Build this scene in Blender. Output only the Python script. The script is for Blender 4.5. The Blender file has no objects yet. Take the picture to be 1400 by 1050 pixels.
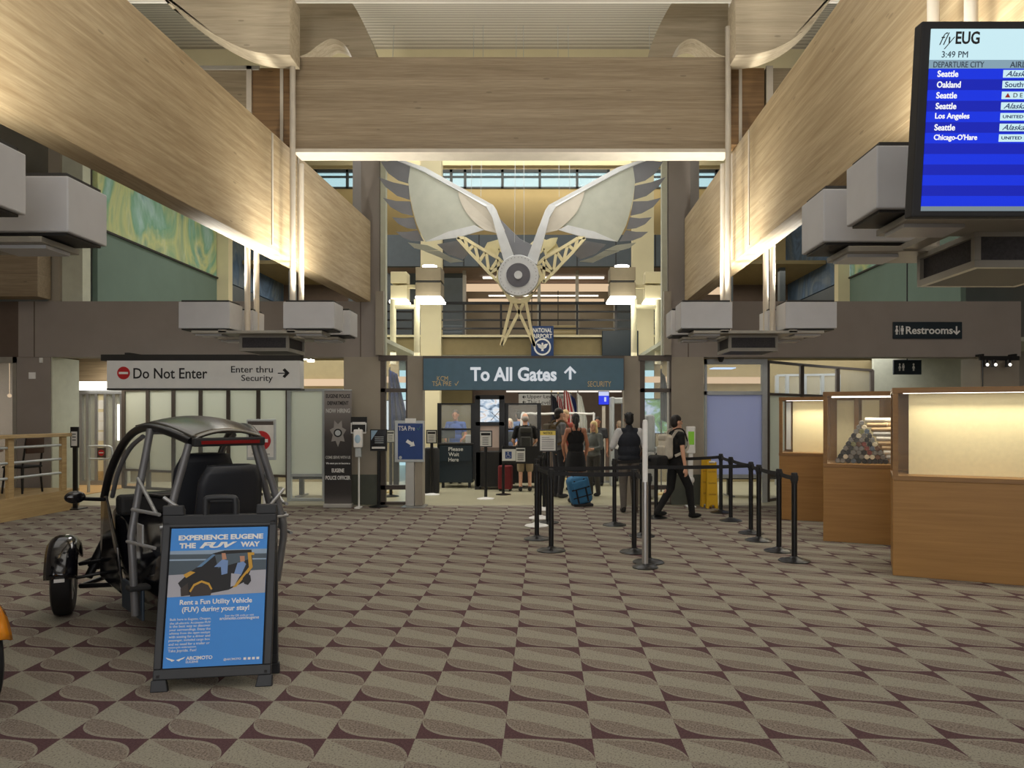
import bpy, bmesh, math, random
from mathutils import Vector, Matrix, noise
random.seed(7)
C = bpy.context.scene.collection
SC = bpy.context.scene
PI = math.pi
R = math.radians

# ------------------------------------------------------------------ camera, world, exposure
cam_d = bpy.data.cameras.new('camera')
cam = bpy.data.objects.new('camera', cam_d)
C.objects.link(cam)
cam.location = (0, 0, 1.65)
cam.rotation_euler = (R(90), 0, 0)
cam_d.sensor_width = 36.0
cam_d.lens = 1000 / 1400 * 36
cam_d.shift_x = -45 / 1400
cam_d.shift_y = 43 / 1400
cam_d.clip_end = 200
SC.camera = cam
SC.view_settings.view_transform = 'Standard'
SC.view_settings.look = 'None'
SC.view_settings.gamma = 1.0
SC.view_settings.use_curve_mapping = False
SC.view_settings.exposure = 0.0

wd = bpy.data.worlds.new('world')
SC.world = wd
wd.use_nodes = True
bg = wd.node_tree.nodes['Background']
bg.inputs['Color'].default_value = (0.55, 0.86, 0.93, 1)
bg.inputs['Strength'].default_value = 0.95


def area(name, loc, rot, sx, sy, power, col=(1, 0.93, 0.82), spread=180):
    d = bpy.data.lights.new(name, 'AREA')
    d.shape = 'RECTANGLE'
    d.size, d.size_y = sx, sy
    d.energy = power
    d.color = col
    d.spread = R(spread)
    o = bpy.data.objects.new(name, d)
    C.objects.link(o)
    o.location = loc
    o.rotation_euler = rot
    return o


WARM = (1.0, 0.90, 0.74)
NEUT = (1.0, 0.975, 0.94)
# added unseen fill lights: over hall, aisles and nave, and behind the camera
area('hall_fill', (-0.4, 3.6, 6.6), (0, 0, 0), 4.5, 5.5, 85, NEUT)
area('hall_fill', (-0.4, -3.5, 6.6), (0, 0, 0), 5, 5, 100, NEUT)
area('rear_fill', (-0.5, -8.6, 3.0), (R(90), 0, 0), 14, 5, 540, (1, .985, .965))  # broad fill added behind the camera to lift surfaces facing it
area('aisle_fill', (5.6, 6.5, 5.6), (0, 0, 0), 3.0, 6.0, 55, NEUT)  # aisle fills added out of view, no fixture modelled
area('aisle_fill', (-6.6, 8.5, 5.0), (0, 0, 0), 3.0, 5.0, 34, NEUT)
area('nave_fill', (-0.4, 11.5, 6.3), (0, 0, 0), 4.0, 1.4, 55, NEUT)
# added unseen fill lights behind the far wall, and the gallery lamp
area('security_fill', (-0.4, 16.6, 3.02), (0, 0, 0), 5.5, 3.0, 62, WARM)  # area fills added under the slab to light the rooms behind
area('security_fill', (-6.0, 16.6, 3.02), (0, 0, 0), 6.0, 3.2, 150, NEUT)
area('security_fill', (5.6, 16.8, 3.02), (0, 0, 0), 5.0, 3.2, 120, NEUT)
area('atrium_fill', (-0.4, 16.4, 9.6), (0, 0, 0), 5.0, 3.0, 200, NEUT)  # unseen fill added high in the atrium
area('atrium_wall_fill', (-0.4, 21.2, 10.2), (R(40), 0, 0), 9.0, .6, 170, WARM)  # extra fill added to brighten the ochre back wall
area('exit_lane_fill', (-9.9, 16.2, 2.95), (0, 0, 0), 1.4, 2.2, 55, WARM)  # fill added to brighten the exit lane
area('upper_room_fill', (-6.2, 21.8, 5.8), (0, 0, 0), 3.5, 2.5, 60, WARM)  # fills added to lift the dark upper side rooms
area('upper_room_fill', (5.7, 21.8, 5.8), (0, 0, 0), 3.5, 2.5, 45, WARM)
area('gallery_lamp', (-0.4, 20.4, 5.6), (0, 0, 0), 6.0, 2.5, 30, WARM)
area('mural_lamp', (-6.4, 16.5, 8.0), (0, R(-35), 0), 1.5, 4.0, 150, NEUT)  # fills added to brighten the murals
area('mural_lamp', (5.8, 16.5, 8.0), (0, R(35), 0), 1.5, 4.0, 55, NEUT)

# ------------------------------------------------------------------ pixel helpers (frame 1400 x 1050, camera at 1.65 m)
def PX(px, Y): return (px - 745) / 1000 * Y
def PZ(py, Y): return 1.65 + (568 - py) / 1000 * Y
def GY(py): return 1650 / (py - 568)

# ------------------------------------------------------------------ mesh builder
class MB:
    def __init__(self):
        self.bm = bmesh.new()
        self.mi = 0
    def _f(self, vs):
        try:
            f = self.bm.faces.new(vs)
            f.material_index = self.mi
            return f
        except ValueError:
            return None
    def box(self, x0, x1, y0, y1, z0, z1, M=None):
        P = [Vector((x, y, z)) for z in (z0, z1) for y in (y0, y1) for x in (x0, x1)]
        if M is not None: P = [M @ p for p in P]
        v = [self.bm.verts.new(p) for p in P]
        for i in ((0, 2, 3, 1), (4, 5, 7, 6), (0, 1, 5, 4), (2, 6, 7, 3), (0, 4, 6, 2), (1, 3, 7, 5)):
            self._f([v[k] for k in i])
        return self
    def bar(self, p, q, w, h, up=(0, 0, 1)):
        p, q = Vector(p), Vector(q)
        d = (q - p).normalized()
        u = Vector(up)
        if abs(d.dot(u)) > .98: u = Vector((0, 1, 0))
        s = d.cross(u).normalized() * (w / 2)
        t = s.cross(d).normalized() * (h / 2)
        v = [self.bm.verts.new(a + b) for a in (p, q) for b in (-s - t, s - t, s + t, -s + t)]
        for i in ((0, 1, 2, 3), (7, 6, 5, 4), (0, 4, 5, 1), (1, 5, 6, 2), (2, 6, 7, 3), (3, 7, 4, 0)):
            self._f([v[k] for k in i])
        return self
    def sweep(self, pts, r, seg=12, cap=True, squash=None):
        pts = [Vector(p) for p in pts]
        n = len(pts)
        rs = r if isinstance(r, (list, tuple)) else [r] * n
        rings = []
        ref = None
        for i, p in enumerate(pts):
            a = pts[max(i - 1, 0)]; b = pts[min(i + 1, n - 1)]
            d = (b - a).normalized()
            if ref is None:
                ref = Vector((0, 0, 1)) if abs(d.z) < .9 else Vector((1, 0, 0))
            s = d.cross(ref).normalized()
            t = s.cross(d).normalized()
            ref = t
            rings.append([self.bm.verts.new(p + (s * math.cos(k * 2 * PI / seg) + t * math.sin(k * 2 * PI / seg)) * rs[i]) for k in range(seg)])
        for i in range(n - 1):
            for k in range(seg):
                self._f([rings[i][k], rings[i][(k + 1) % seg], rings[i + 1][(k + 1) % seg], rings[i + 1][k]])
        if cap:
            self._f(rings[0][::-1]); self._f(rings[-1])
        return self
    def tube(self, p, q, r, seg=12, r2=None):
        return self.sweep([p, q], [r, r if r2 is None else r2], seg)
    def lathe(self, prof, c=(0, 0, 0), seg=24, axis='z', M=None):
        c = Vector(c)
        rings = []
        for (r, h) in prof:
            ring = []
            for k in range(seg):
                a = 2 * PI * k / seg
                x, y = r * math.cos(a), r * math.sin(a)
                p = Vector((x, y, h)) if axis == 'z' else (Vector((x, h, y)) if axis == 'y' else Vector((h, x, y)))
                p = c + p
                if M is not None: p = M @ p
                ring.append(self.bm.verts.new(p))
            rings.append(ring)
        for i in range(len(rings) - 1):
            for k in range(seg):
                self._f([rings[i][k], rings[i][(k + 1) % seg], rings[i + 1][(k + 1) % seg], rings[i + 1][k]])
        self._f(rings[0][::-1]); self._f(rings[-1])
        return self
    def ell(self, c, s, M=None, seg=16, rings=10):
        g = bmesh.ops.create_uvsphere(self.bm, u_segments=seg, v_segments=rings, radius=1)
        T = Matrix.Translation(Vector(c)) @ (M if M is not None else Matrix.Identity(4)) @ Matrix.Diagonal((s[0], s[1], s[2], 1))
        bmesh.ops.transform(self.bm, matrix=T, verts=g['verts'])
        for v in g['verts']:
            for f in v.link_faces: f.material_index = self.mi
        return self
    def cap(self, p, q, r1, r2=None, seg=12):
        r2 = r1 if r2 is None else r2
        self.ell(p, (r1,) * 3, seg=seg, rings=8)
        self.ell(q, (r2,) * 3, seg=seg, rings=8)
        if (Vector(q) - Vector(p)).length > 1e-5: self.tube(p, q, r1, seg, r2)
        return self
    def poly(self, pts, thick, n=(0, 1, 0), M=None):
        """closed prism: pts (3D, planar) pushed along n by thick"""
        n = Vector(n) * thick
        P = [Vector(p) for p in pts]
        A = P; B = [p + n for p in P]
        if M is not None:
            A = [M @ p for p in A]; B = [M @ p for p in B]
        a = [self.bm.verts.new(p) for p in A]; b = [self.bm.verts.new(p) for p in B]
        self._f(a); self._f(b[::-1])
        for i in range(len(a)):
            j = (i + 1) % len(a)
            self._f([a[j], a[i], b[i], b[j]])
        return self
    def grid(self, fn, nu, nv):
        vs = [[self.bm.verts.new(fn(i / nu, j / nv)) for j in range(nv + 1)] for i in range(nu + 1)]
        for i in range(nu):
            for j in range(nv):
                self._f([vs[i][j], vs[i + 1][j], vs[i + 1][j + 1], vs[i][j + 1]])
        return self
    def build(self, name, mat, parent=None, smooth=False, bevel=0.0, M=None, solid=0.0, remesh=0.0, norm=True, bseg=2):
        bm = self.bm
        if M is not None: bmesh.ops.transform(bm, matrix=M, verts=bm.verts[:])
        if norm: bmesh.ops.recalc_face_normals(bm, faces=bm.faces[:])
        me = bpy.data.meshes.new(name)
        bm.to_mesh(me); bm.free()
        for m in (mat if isinstance(mat, (list, tuple)) else [mat]): me.materials.append(m)
        o = bpy.data.objects.new(name, me)
        C.objects.link(o)
        if parent is not None: o.parent = parent
        if solid:
            md = o.modifiers.new('solid', 'SOLIDIFY'); md.thickness = solid; md.offset = 0
        if bevel:
            md = o.modifiers.new('bevel', 'BEVEL'); md.width = bevel; md.segments = bseg; md.limit_method = 'ANGLE'; md.angle_limit = R(40)
        if remesh:
            md = o.modifiers.new('remesh', 'REMESH'); md.mode = 'VOXEL'; md.voxel_size = remesh; md.use_smooth_shade = True
            md = o.modifiers.new('smooth', 'SMOOTH'); md.factor = .5; md.iterations = 3
        if smooth:
            if smooth is True:
                for p in me.polygons: p.use_smooth = True
            else:
                try: me.set_sharp_from_angle(angle=R(smooth))
                except Exception: pass
                for p in me.polygons: p.use_smooth = True
        return o


def box(name, mat, x0, x1, y0, y1, z0, z1, parent=None, bevel=0.0, M=None):
    return MB().box(x0, x1, y0, y1, z0, z1).build(name, mat, parent, bevel=bevel, M=M)


def empty(name, loc=(0, 0, 0), rz=0.0):
    o = bpy.data.objects.new(name, None)
    o.empty_display_size = .1
    C.objects.link(o)
    o.location = loc
    o.rotation_euler = (0, 0, rz)
    return o


def tag(o, label, cat, group=None):
    o['label'] = label; o['category'] = cat
    if group: o['group'] = group
    return o


def thing(name, label, cat, loc=(0, 0, 0), rz=0.0, group=None):
    return tag(empty(name, loc, rz), label, cat, group)


def struct(o):
    o['kind'] = 'structure'
    return o


def copy_tree(o, parent=None):
    c = o.copy()
    C.objects.link(c)
    if parent is not None: c.parent = parent
    for ch in list(o.children): copy_tree(ch, c)
    return c


def text(body, mat, w, h, parent=None, M=None, at=(0, 0, 0), name='lettering', bold=0.0, align='c', ext=.002, keep=False, shear=0.0, spacing=1.0, y=0.0):
    """lettering in the local XZ plane facing -Y, fitted in a box w wide, h high (h = 0: natural height)"""
    cu = bpy.data.curves.new('t', 'FONT')
    cu.body = body
    cu.size = 1
    cu.offset = bold
    cu.extrude = 0.02
    cu.resolution_u = 3
    cu.shear = shear
    cu.space_character = spacing
    cu.align_x = {'c': 'CENTER', 'l': 'LEFT', 'r': 'RIGHT'}[align]
    t = bpy.data.objects.new('t', cu)
    me = bpy.data.meshes.new_from_object(t)
    bpy.data.objects.remove(t); bpy.data.curves.remove(cu)
    xs = [v.co.x for v in me.vertices]; ys = [v.co.y for v in me.vertices]
    x0, x1, y0, y1 = min(xs), max(xs), min(ys), max(ys)
    sx = w / (x1 - x0)
    sy = h / (y1 - y0) if h else sx
    if keep: sx = sy = min(sx, sy)
    cx = {'c': (x0 + x1) / 2, 'l': x0, 'r': x1}[align]
    cy = (y0 + y1) / 2
    for v in me.vertices:
        p = Vector(((v.co.x - cx) * sx + at[0], at[1] - (v.co.z / .02) * ext, (v.co.y - cy) * sy + at[2]))
        v.co = M @ p if M is not None else p
    me.materials.clear(); me.materials.append(mat)
    o = bpy.data.objects.new(name, me)
    me.name = name
    C.objects.link(o)
    if parent is not None: o.parent = parent
    return o

# ------------------------------------------------------------------ materials
def lin(c):
    c = c / 255
    return c / 12.92 if c <= .04045 else ((c + .055) / 1.055) ** 2.4
def rgb(r, g, b): return (lin(r), lin(g), lin(b), 1)


class NT:
    def __init__(self, name):
        self.m = bpy.data.materials.new(name)
        self.m.use_nodes = True
        self.t = self.m.node_tree
        self.b = self.t.nodes['Principled BSDF']
    def n(self, typ, **kw):
        x = self.t.nodes.new(typ)
        for k, v in kw.items():
            if k in ('operation', 'blend_type', 'data_type', 'noise_dimensions', 'wave_type', 'bands_direction', 'wave_profile', 'feature', 'vector_type', 'rotation_type', 'use_clamp', 'interpolation_type', 'distance'):
                setattr(x, k, v)
        return x
    def l(self, a, b): self.t.links.new(a, b)
    def coord(self, kind='Object'):
        return self.n('ShaderNodeTexCoord').outputs[kind]
    def map(self, src, scale=(1, 1, 1), loc=(0, 0, 0), rot=(0, 0, 0)):
        x = self.n('ShaderNodeMapping')
        x.inputs['Scale'].default_value = scale
        x.inputs['Location'].default_value = loc
        x.inputs['Rotation'].default_value = rot
        self.l(src, x.inputs['Vector'])
        return x.outputs[0]
    def noise(self, src, scale=5, detail=4, rough=.55, dist=0.0):
        x = self.n('ShaderNodeTexNoise')
        x.inputs['Scale'].default_value = scale
        x.inputs['Detail'].default_value = detail
        x.inputs['Roughness'].default_value = rough
        x.inputs['Distortion'].default_value = dist
        self.l(src, x.inputs['Vector'])
        return x.outputs['Fac']
    def ramp(self, src, stops, interp='LINEAR'):
        x = self.n('ShaderNodeValToRGB')
        x.color_ramp.interpolation = interp
        e = x.color_ramp.elements
        while len(e) < len(stops): e.new(.5)
        for i, (p, c) in enumerate(stops):
            e[i].position = p; e[i].color = c
        self.l(src, x.inputs['Fac'])
        return x.outputs['Color']
    def mix(self, fac, a, b, mode='MIX'):
        x = self.n('ShaderNodeMix', data_type='RGBA', blend_type=mode)
        for s, v in (('Factor', fac), ('A', a), ('B', b)):
            i = x.inputs[0] if s == 'Factor' else (x.inputs[6] if s == 'A' else x.inputs[7])
            if isinstance(v, (int, float, tuple)): i.default_value = v
            else: self.l(v, i)
        return x.outputs[2]
    def math(self, op, a, b=None, c=None, clamp=False):
        x = self.n('ShaderNodeMath', operation=op)
        x.use_clamp = clamp
        for i, v in enumerate((a, b, c)):
            if v is None: continue
            if isinstance(v, (int, float)): x.inputs[i].default_value = v
            else: self.l(v, x.inputs[i])
        return x.outputs[0]
    def xyz(self, src):
        x = self.n('ShaderNodeSeparateXYZ')
        self.l(src, x.inputs[0])
        return x.outputs
    def base(self, v):
        if isinstance(v, tuple): self.b.inputs['Base Color'].default_value = v
        else: self.l(v, self.b.inputs['Base Color'])
    def bump(self, h, strength=.3, dist=.01):
        x = self.n('ShaderNodeBump')
        x.inputs['Strength'].default_value = strength
        x.inputs['Distance'].default_value = dist
        self.l(h, x.inputs['Height'])
        self.l(x.outputs[0], self.b.inputs['Normal'])
    def set(self, rough=.6, metal=0.0, spec=.5):
        self.b.inputs['Roughness'].default_value = rough
        self.b.inputs['Metallic'].default_value = metal
        self.b.inputs['Specular IOR Level'].default_value = spec
        return self.m


def plain(name, col, rough=.6, metal=0.0, var=.06, scale=6, spec=.5, bump=0.0):
    """one colour with faint uneven tone"""
    n = NT(name)
    f = n.noise(n.coord(), scale, 3)
    a = tuple(min(1, c * (1 + var)) for c in col[:3]) + (1,)
    b = tuple(c * (1 - var) for c in col[:3]) + (1,)
    n.base(n.ramp(f, [(.3, b), (.7, a)]))
    if bump:
        n.bump(n.noise(n.coord(), scale * 20, 3), bump, .004)
    return n.set(rough, metal, spec)


def emit(name, col, strength):
    n = NT(name)
    n.base((0.02, 0.02, 0.02, 1))
    n.b.inputs['Emission Color'].default_value = col
    n.b.inputs['Emission Strength'].default_value = strength
    return n.set(.5, 0, .1)


def glass(name, tint=(.9, .96, .93, 1), alpha=.12, rough=.05):
    n = NT(name)
    n.base(tint)
    n.b.inputs['Alpha'].default_value = alpha
    return n.set(rough, 0, .6)


def wood(name, light, dark, axis='x', lam=.04, grain=1.0, knots=True, rough=.55, contrast=1.0):
    """laminated or plain wood; axis is the way the grain runs"""
    n = NT(name)
    co = n.coord()
    st = {'x': (.35, 9, 9), 'y': (9, .35, 9), 'z': (9, 9, .35)}[axis]
    st = tuple(s * grain for s in st)
    f1 = n.noise(n.map(co, st), 2.2, 6, .6, .6)
    st2 = {'x': (1.2, 30, 30), 'y': (30, 1.2, 30), 'z': (30, 30, 1.2)}[axis]
    f2 = n.noise(n.map(co, st2), 2.0, 3, .6, .2)
    base = n.ramp(f1, [(.25, dark), (.5, tuple((a + b) / 2 for a, b in zip(light, dark))), (.75, light)])
    base = n.mix(.25 * contrast, base, n.ramp(f2, [(.35, (.55, .5, .42, 1)), (.65, (1, 1, 1, 1))]), 'MULTIPLY')
    if lam:
        s = n.xyz(co)
        z = s['Z']
        cell = n.math('FLOOR', n.math('MULTIPLY', z, 1 / lam))
        w = n.n('ShaderNodeTexWhiteNoise'); w.noise_dimensions = '1D'
        n.l(cell, w.inputs['W'])
        base = n.mix(.22 * contrast, base, n.ramp(w.outputs['Value'], [(0, (.62, .58, .52, 1)), (1, (1.0, 1, 1, 1))]), 'MULTIPLY')
        fr = n.math('FRACT', n.math('MULTIPLY', z, 1 / lam))
        ln = n.math('LESS_THAN', fr, .05)
        base = n.mix(n.math('MULTIPLY', ln, .35 * contrast), base, dark)
    if knots:
        v = n.n('ShaderNodeTexVoronoi')
        kst = {'x': (1.3, 5, 5), 'y': (5, 1.3, 5), 'z': (5, 5, 1.3)}[axis]
        n.l(n.map(co, kst), v.inputs['Vector'])
        v.inputs['Scale'].default_value = 1.3
        k = n.math('LESS_THAN', v.outputs['Distance'], .07)
        base = n.mix(n.math('MULTIPLY', k, .5), base, tuple(c * .45 for c in dark[:3]) + (1,))
    n.base(base)
    return n.set(rough)

m = {}
GLL, GLD = rgb(198, 180, 146), rgb(160, 138, 104)
m['glulam_y'] = wood('glulam_lengthwise', GLL, GLD, 'y', .045, 1.0, True, .55, 1.5)
m['glulam_x'] = wood('glulam_crosswise', rgb(170, 154, 130), rgb(138, 122, 98), 'x', .095, 1.0, True, .55, 1.7)
m['glulam_dark'] = wood('glulam_aged', rgb(150, 118, 78), rgb(96, 70, 42), 'x', .12)
m['glulam_grey'] = wood('glulam_greyed', rgb(160, 146, 120), rgb(118, 104, 82), 'x', .12)
m['rib'] = wood('whitewashed_rib', rgb(206, 194, 170), rgb(164, 150, 126), 'x', 0, .8)
m['lampbrown'] = plain('lamp_box_brown', rgb(118, 108, 88), .6)
m['oak'] = wood('oak_case', rgb(172, 128, 66), rgb(150, 108, 50), 'x', 0, 1.2, False, .45, .35)
m['oak_dark'] = wood('oak_case_edge', rgb(156, 116, 62), rgb(130, 92, 46), 'x', 0, 1.2, False, .45, .5)
m['railwood'] = wood('rail_wood', rgb(206, 180, 132), rgb(172, 144, 98), 'y', 0, 1, False)
m['taupe'] = plain('taupe_paint', rgb(146, 138, 132), .7, var=.05, scale=2)
m['taupe_dark'] = plain('taupe_dark_paint', rgb(92, 78, 68), .7)
m['colgrey'] = plain('column_grey', rgb(156, 148, 134), .7, scale=2)
m['base_green'] = plain('wainscot_grey_green', rgb(84, 88, 80), .7)
m['teal'] = plain('teal_wall', rgb(104, 124, 114), .8, var=.05, scale=1.5)
m['cream'] = plain('cream_paint', rgb(218, 208, 172), .8, scale=1)
m['yellow'] = plain('ochre_wall', rgb(212, 192, 142), .8, scale=1)
m['tanwall'] = plain('tan_fascia', rgb(150, 136, 100), .8)
m['greenwhite'] = plain('pale_green_paint', rgb(190, 192, 174), .7)
m['slate'] = plain('slate_panel', rgb(84, 92, 98), .6)
m['mauve'] = plain('mauve_wall', rgb(140, 122, 114), .8)
m['black'] = plain('black_metal', (.010, .010, .011, 1), .35, .2)
m['blackmat'] = plain('black_matte', (.014, .014, .015, 1), .75)
m['rubber'] = plain('rubber', (.008, .008, .009, 1), .6)
m['gloss'] = plain('black_gloss_panel', (.006, .006, .008, 1), .12, 0, spec=.8)
m['boxpaint'] = plain('lamp_box_grey', rgb(184, 185, 188), .5, var=.03)
m['boxdark'] = plain('lamp_box_rim', (.02, .019, .018, 1), .6)
m['framegrey'] = plain('frame_grey', rgb(150, 146, 136), .45, .1)
m['mesh_dark'] = plain('speaker_cloth', rgb(70, 68, 70), .9, scale=60, var=.2)
m['pipe'] = plain('pipe_paint', rgb(192, 184, 170), .45, .1)
m['silver'] = plain('silver_metal', (.62, .62, .63, 1), .3, .9)
m['steel'] = plain('satin_steel', (.40, .41, .42, 1), .35, .8)
m['alum'] = plain('aluminium_frame', rgb(186, 192, 194), .4, .3)
m['bronze'] = plain('dark_bronze_frame', rgb(86, 78, 72), .5, .2)
m['white'] = plain('white_plastic', rgb(238, 238, 236), .5)
m['letter'] = emit('lit_lettering', rgb(236, 240, 244), .7)
m['whitepaper'] = plain('white_paper', rgb(226, 226, 222), .7)
m['ink'] = plain('ink_black', (.012, .012, .012, 1), .7)
m['navy'] = plain('navy_sign', rgb(26, 62, 128), .4)
m['signteal'] = plain('sign_slate_teal', rgb(68, 106, 128), .4)
m['signdark'] = plain('sign_dark_teal', rgb(18, 36, 46), .45)
m['lightbox'] = plain('lightbox_silver', rgb(206, 206, 202), .4, .1, var=.03)
m['lightbox'].node_tree.nodes['Principled BSDF'].inputs['Emission Color'].default_value = (1, 1, .97, 1)
m['lightbox'].node_tree.nodes['Principled BSDF'].inputs['Emission Strength'].default_value = .06
m['signsilver'] = plain('sign_silver', rgb(196, 196, 192), .35, .35, var=.03)
m['red'] = plain('sign_red', rgb(190, 36, 40), .5)
m['gold'] = plain('gold_lettering', rgb(214, 190, 130), .5)
m['birdgrey'] = plain('feather_grey', rgb(132, 134, 140), .5, .3, var=.08, scale=3)
m['birdlight'] = plain('wing_spar_pale', rgb(214, 218, 220), .5, .15)
m['birdcream'] = plain('truss_cream', rgb(238, 228, 182), .55)
m['bird_wing'] = plain('wing_panel', rgb(178, 182, 170), .6, var=.07, scale=4)
m['bird_inner'] = plain('wing_inner', rgb(198, 192, 178), .6, var=.05)
m['lamp'] = emit('lamp_glow', (1, .97, .88, 1), 9)
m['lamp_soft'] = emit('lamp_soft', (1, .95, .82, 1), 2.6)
m['lamp_warm'] = emit('cove_glow', (1, .72, .46, 1), .75)
m['ledstrip'] = emit('case_strip_glow', (1, .97, .86, 1), 5)
m['glass'] = glass('clear_glass')
def frosted(name, col):
    n = NT(name)
    n.base(col); n.set(.35)
    tr = n.n('ShaderNodeBsdfTranslucent'); tr.inputs['Color'].default_value = col
    mx = n.n('ShaderNodeMixShader'); mx.inputs[0].default_value = .6
    n.l(n.b.outputs[0], mx.inputs[1]); n.l(tr.outputs[0], mx.inputs[2])
    n.l(mx.outputs[0], n.t.nodes['Material Output'].inputs['Surface'])
    return n.m
m['frost'] = frosted('frosted_glass', rgb(226, 230, 222))
m['frostblue'] = frosted('frosted_blue_glass', rgb(208, 216, 246))
m['darkglass'] = plain('dark_glass', (.02, .022, .026, 1), .1, spec=.6)
m['yellowsign'] = plain('yellow_plastic', rgb(222, 176, 22), .5)
m['belt'] = plain('belt_webbing', (.012, .012, .014, 1), .8)

# ------------------------------------------------------------------ surface patterns of the setting
def carpet():
    n = NT('leaf_pattern_carpet')
    co = n.coord('Object')
    s = n.xyz(co)
    u = n.math('FRACT', n.math('MULTIPLY', n.math('ADD', s['X'], .21 + 4.52 * 10), 1 / .452))
    v = n.math('FRACT', n.math('MULTIPLY', n.math('ADD', s['Y'], 49.2 - 4.226), 1 / .492))
    iu = n.math('SUBTRACT', 1.0, u)
    p = lambda x, e: n.math('POWER', x, e)
    vt = n.math('MULTIPLY_ADD', p(n.math('SUBTRACT', 1.0, p(u, 3.2)), .46), .5, .5)
    vb = n.math('SUBTRACT', .5, n.math('MULTIPLY', p(n.math('SUBTRACT', 1.0, p(iu, 3.2)), .46), .5))
    inside = n.math('MULTIPLY', n.math('LESS_THAN', v, vt), n.math('GREATER_THAN', v, vb))
    up = n.math('GREATER_THAN', v, n.math('MULTIPLY_ADD', p(iu, 1.5), .5, .5))
    lo = n.math('LESS_THAN', v, n.math('MULTIPLY_ADD', p(u, 1.5), -.5, .5))
    lens = n.math('MAXIMUM', up, lo)
    rim1 = n.math('GREATER_THAN', v, n.math('SUBTRACT', vt, .045))
    rim2 = n.math('LESS_THAN', v, n.math('ADD', vb, .045))
    rim = n.math('MAXIMUM', rim1, rim2)
    lens = n.math('MULTIPLY', lens, n.math('SUBTRACT', 1.0, n.math('MULTIPLY', rim, .7)))
    sp = n.noise(co, 95, 2, .7)
    LI = n.ramp(sp, [(.33, rgb(92, 88, 80)), (.43, rgb(144, 140, 127)), (.7, rgb(156, 152, 138))])
    DK = n.ramp(sp, [(.33, rgb(88, 78, 73)), (.6, rgb(146, 135, 124))])
    MA = n.ramp(sp, [(.3, rgb(74, 54, 57)), (.7, rgb(98, 74, 77))])
    colr = n.mix(inside, MA, n.mix(lens, LI, DK))
    wear = n.noise(co, .6, 3)
    colr = n.mix(.5, colr, n.ramp(wear, [(.3, (.86, .85, .84, 1)), (.7, (1, 1, 1, 1))]), 'MULTIPLY')
    n.base(colr)
    n.bump(sp, .25, .004)
    return n.set(.95, 0, .15)


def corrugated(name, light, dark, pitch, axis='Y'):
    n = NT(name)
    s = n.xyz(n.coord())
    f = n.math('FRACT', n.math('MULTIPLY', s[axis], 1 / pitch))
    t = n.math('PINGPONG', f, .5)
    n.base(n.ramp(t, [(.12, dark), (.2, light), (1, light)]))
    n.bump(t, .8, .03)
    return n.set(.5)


def mural(name, cols, rot=.3):
    n = NT(name)
    co = n.map(n.coord(), (1, .55, .5), rot=(rot, 0, 0))
    f = n.noise(co, .75, 5, .5, 2.4)
    g = n.noise(n.map(n.coord(), (1, 2.2, .5), loc=(3, 1, 7)), 1.6, 4, .6, 1.0)
    a = n.ramp(f, [(.28, cols[0]), (.40, cols[1]), (.5, cols[2]), (.6, cols[3]), (.72, cols[4])])
    n.base(n.mix(.3, a, n.ramp(g, [(.3, cols[4]), (.5, cols[2]), (.68, cols[1])])))
    return n.set(.7)

m['carpet'] = carpet()
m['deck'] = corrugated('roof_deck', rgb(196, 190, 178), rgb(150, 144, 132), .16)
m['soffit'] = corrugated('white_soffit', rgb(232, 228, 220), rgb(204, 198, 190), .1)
m['mural'] = mural('swirled_mural', [rgb(60, 110, 150), rgb(176, 206, 206), rgb(120, 168, 140), rgb(214, 210, 140), rgb(110, 150, 140)])
m['mural_dark'] = mural('dark_blue_mural', [rgb(40, 54, 80), rgb(96, 124, 158), rgb(70, 92, 118), rgb(120, 132, 138), rgb(52, 68, 88)])
m['hallfloor'] = plain('pale_security_floor', rgb(176, 172, 146), .35, var=.08, scale=1.2)
m['warmfloor'] = plain('exit_floor', rgb(196, 160, 108), .4, var=.1)

# ------------------------------------------------------------------ shell
struct(box('floor', m['carpet'], -12, 10.5, -9, 13.42, -.2, 0))
struct(box('floor', m['hallfloor'], -12, 10.5, 13.42, 24.2, -.2, 0))
struct(box('floor', m['tanwall'], -9.6, 8.4, 18.0, 24.2, 3.14, 3.60))      # gallery slab
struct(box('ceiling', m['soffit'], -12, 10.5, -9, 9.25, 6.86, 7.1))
b = MB()
b.grid(lambda u, v: Vector((-12 + 22.5 * u, 9.25 + 4.4 * v, 7.1 + 1.36 * math.sin(v * 1.45))), 1, 14)
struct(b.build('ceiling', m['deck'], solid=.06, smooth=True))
struct(box('ceiling', m['deck'], -12, 10.5, 13.6, 24.2, 10.45, 10.6))
struct(box('wall_left', m['taupe'], -12.2, -12, -9, 24.2, 0, 10.6))
struct(box('wall_right', m['taupe'], 10.5, 10.7, -9, 24.2, 0, 10.6))
struct(box('wall_back', m['taupe'], -12.2, 10.7, -9.2, -9, 0, 7.1))
# cream strip over the cross beam
struct(box('trim_1', m['cream'], -12, 10.5, 13.5, 13.62, 7.75, 10.45))
# header across the far wall, in two lengths, and its joints
def header(x0, x1, joints, name):
    h = struct(box(name, m['taupe'], x0, x1, 13.5, 13.9, 2.73, 3.757))
    for j in joints:
        box('joint', m['taupe_dark'], j - .008, j + .008, 13.494, 13.5, 2.73, 3.757, h)
header(PX(25, 13.5), PX(520, 13.5), [PX(47, 13.5), PX(493, 13.5)], 'trim_2')
header(PX(912, 13.5), PX(1396, 13.5), [PX(941, 13.5)], 'trim_3')
struct(box('trim_4', m['taupe_dark'], -11.9, PX(25, 13.5) - .002, 13.52, 13.9, 2.73, 3.757))
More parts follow.
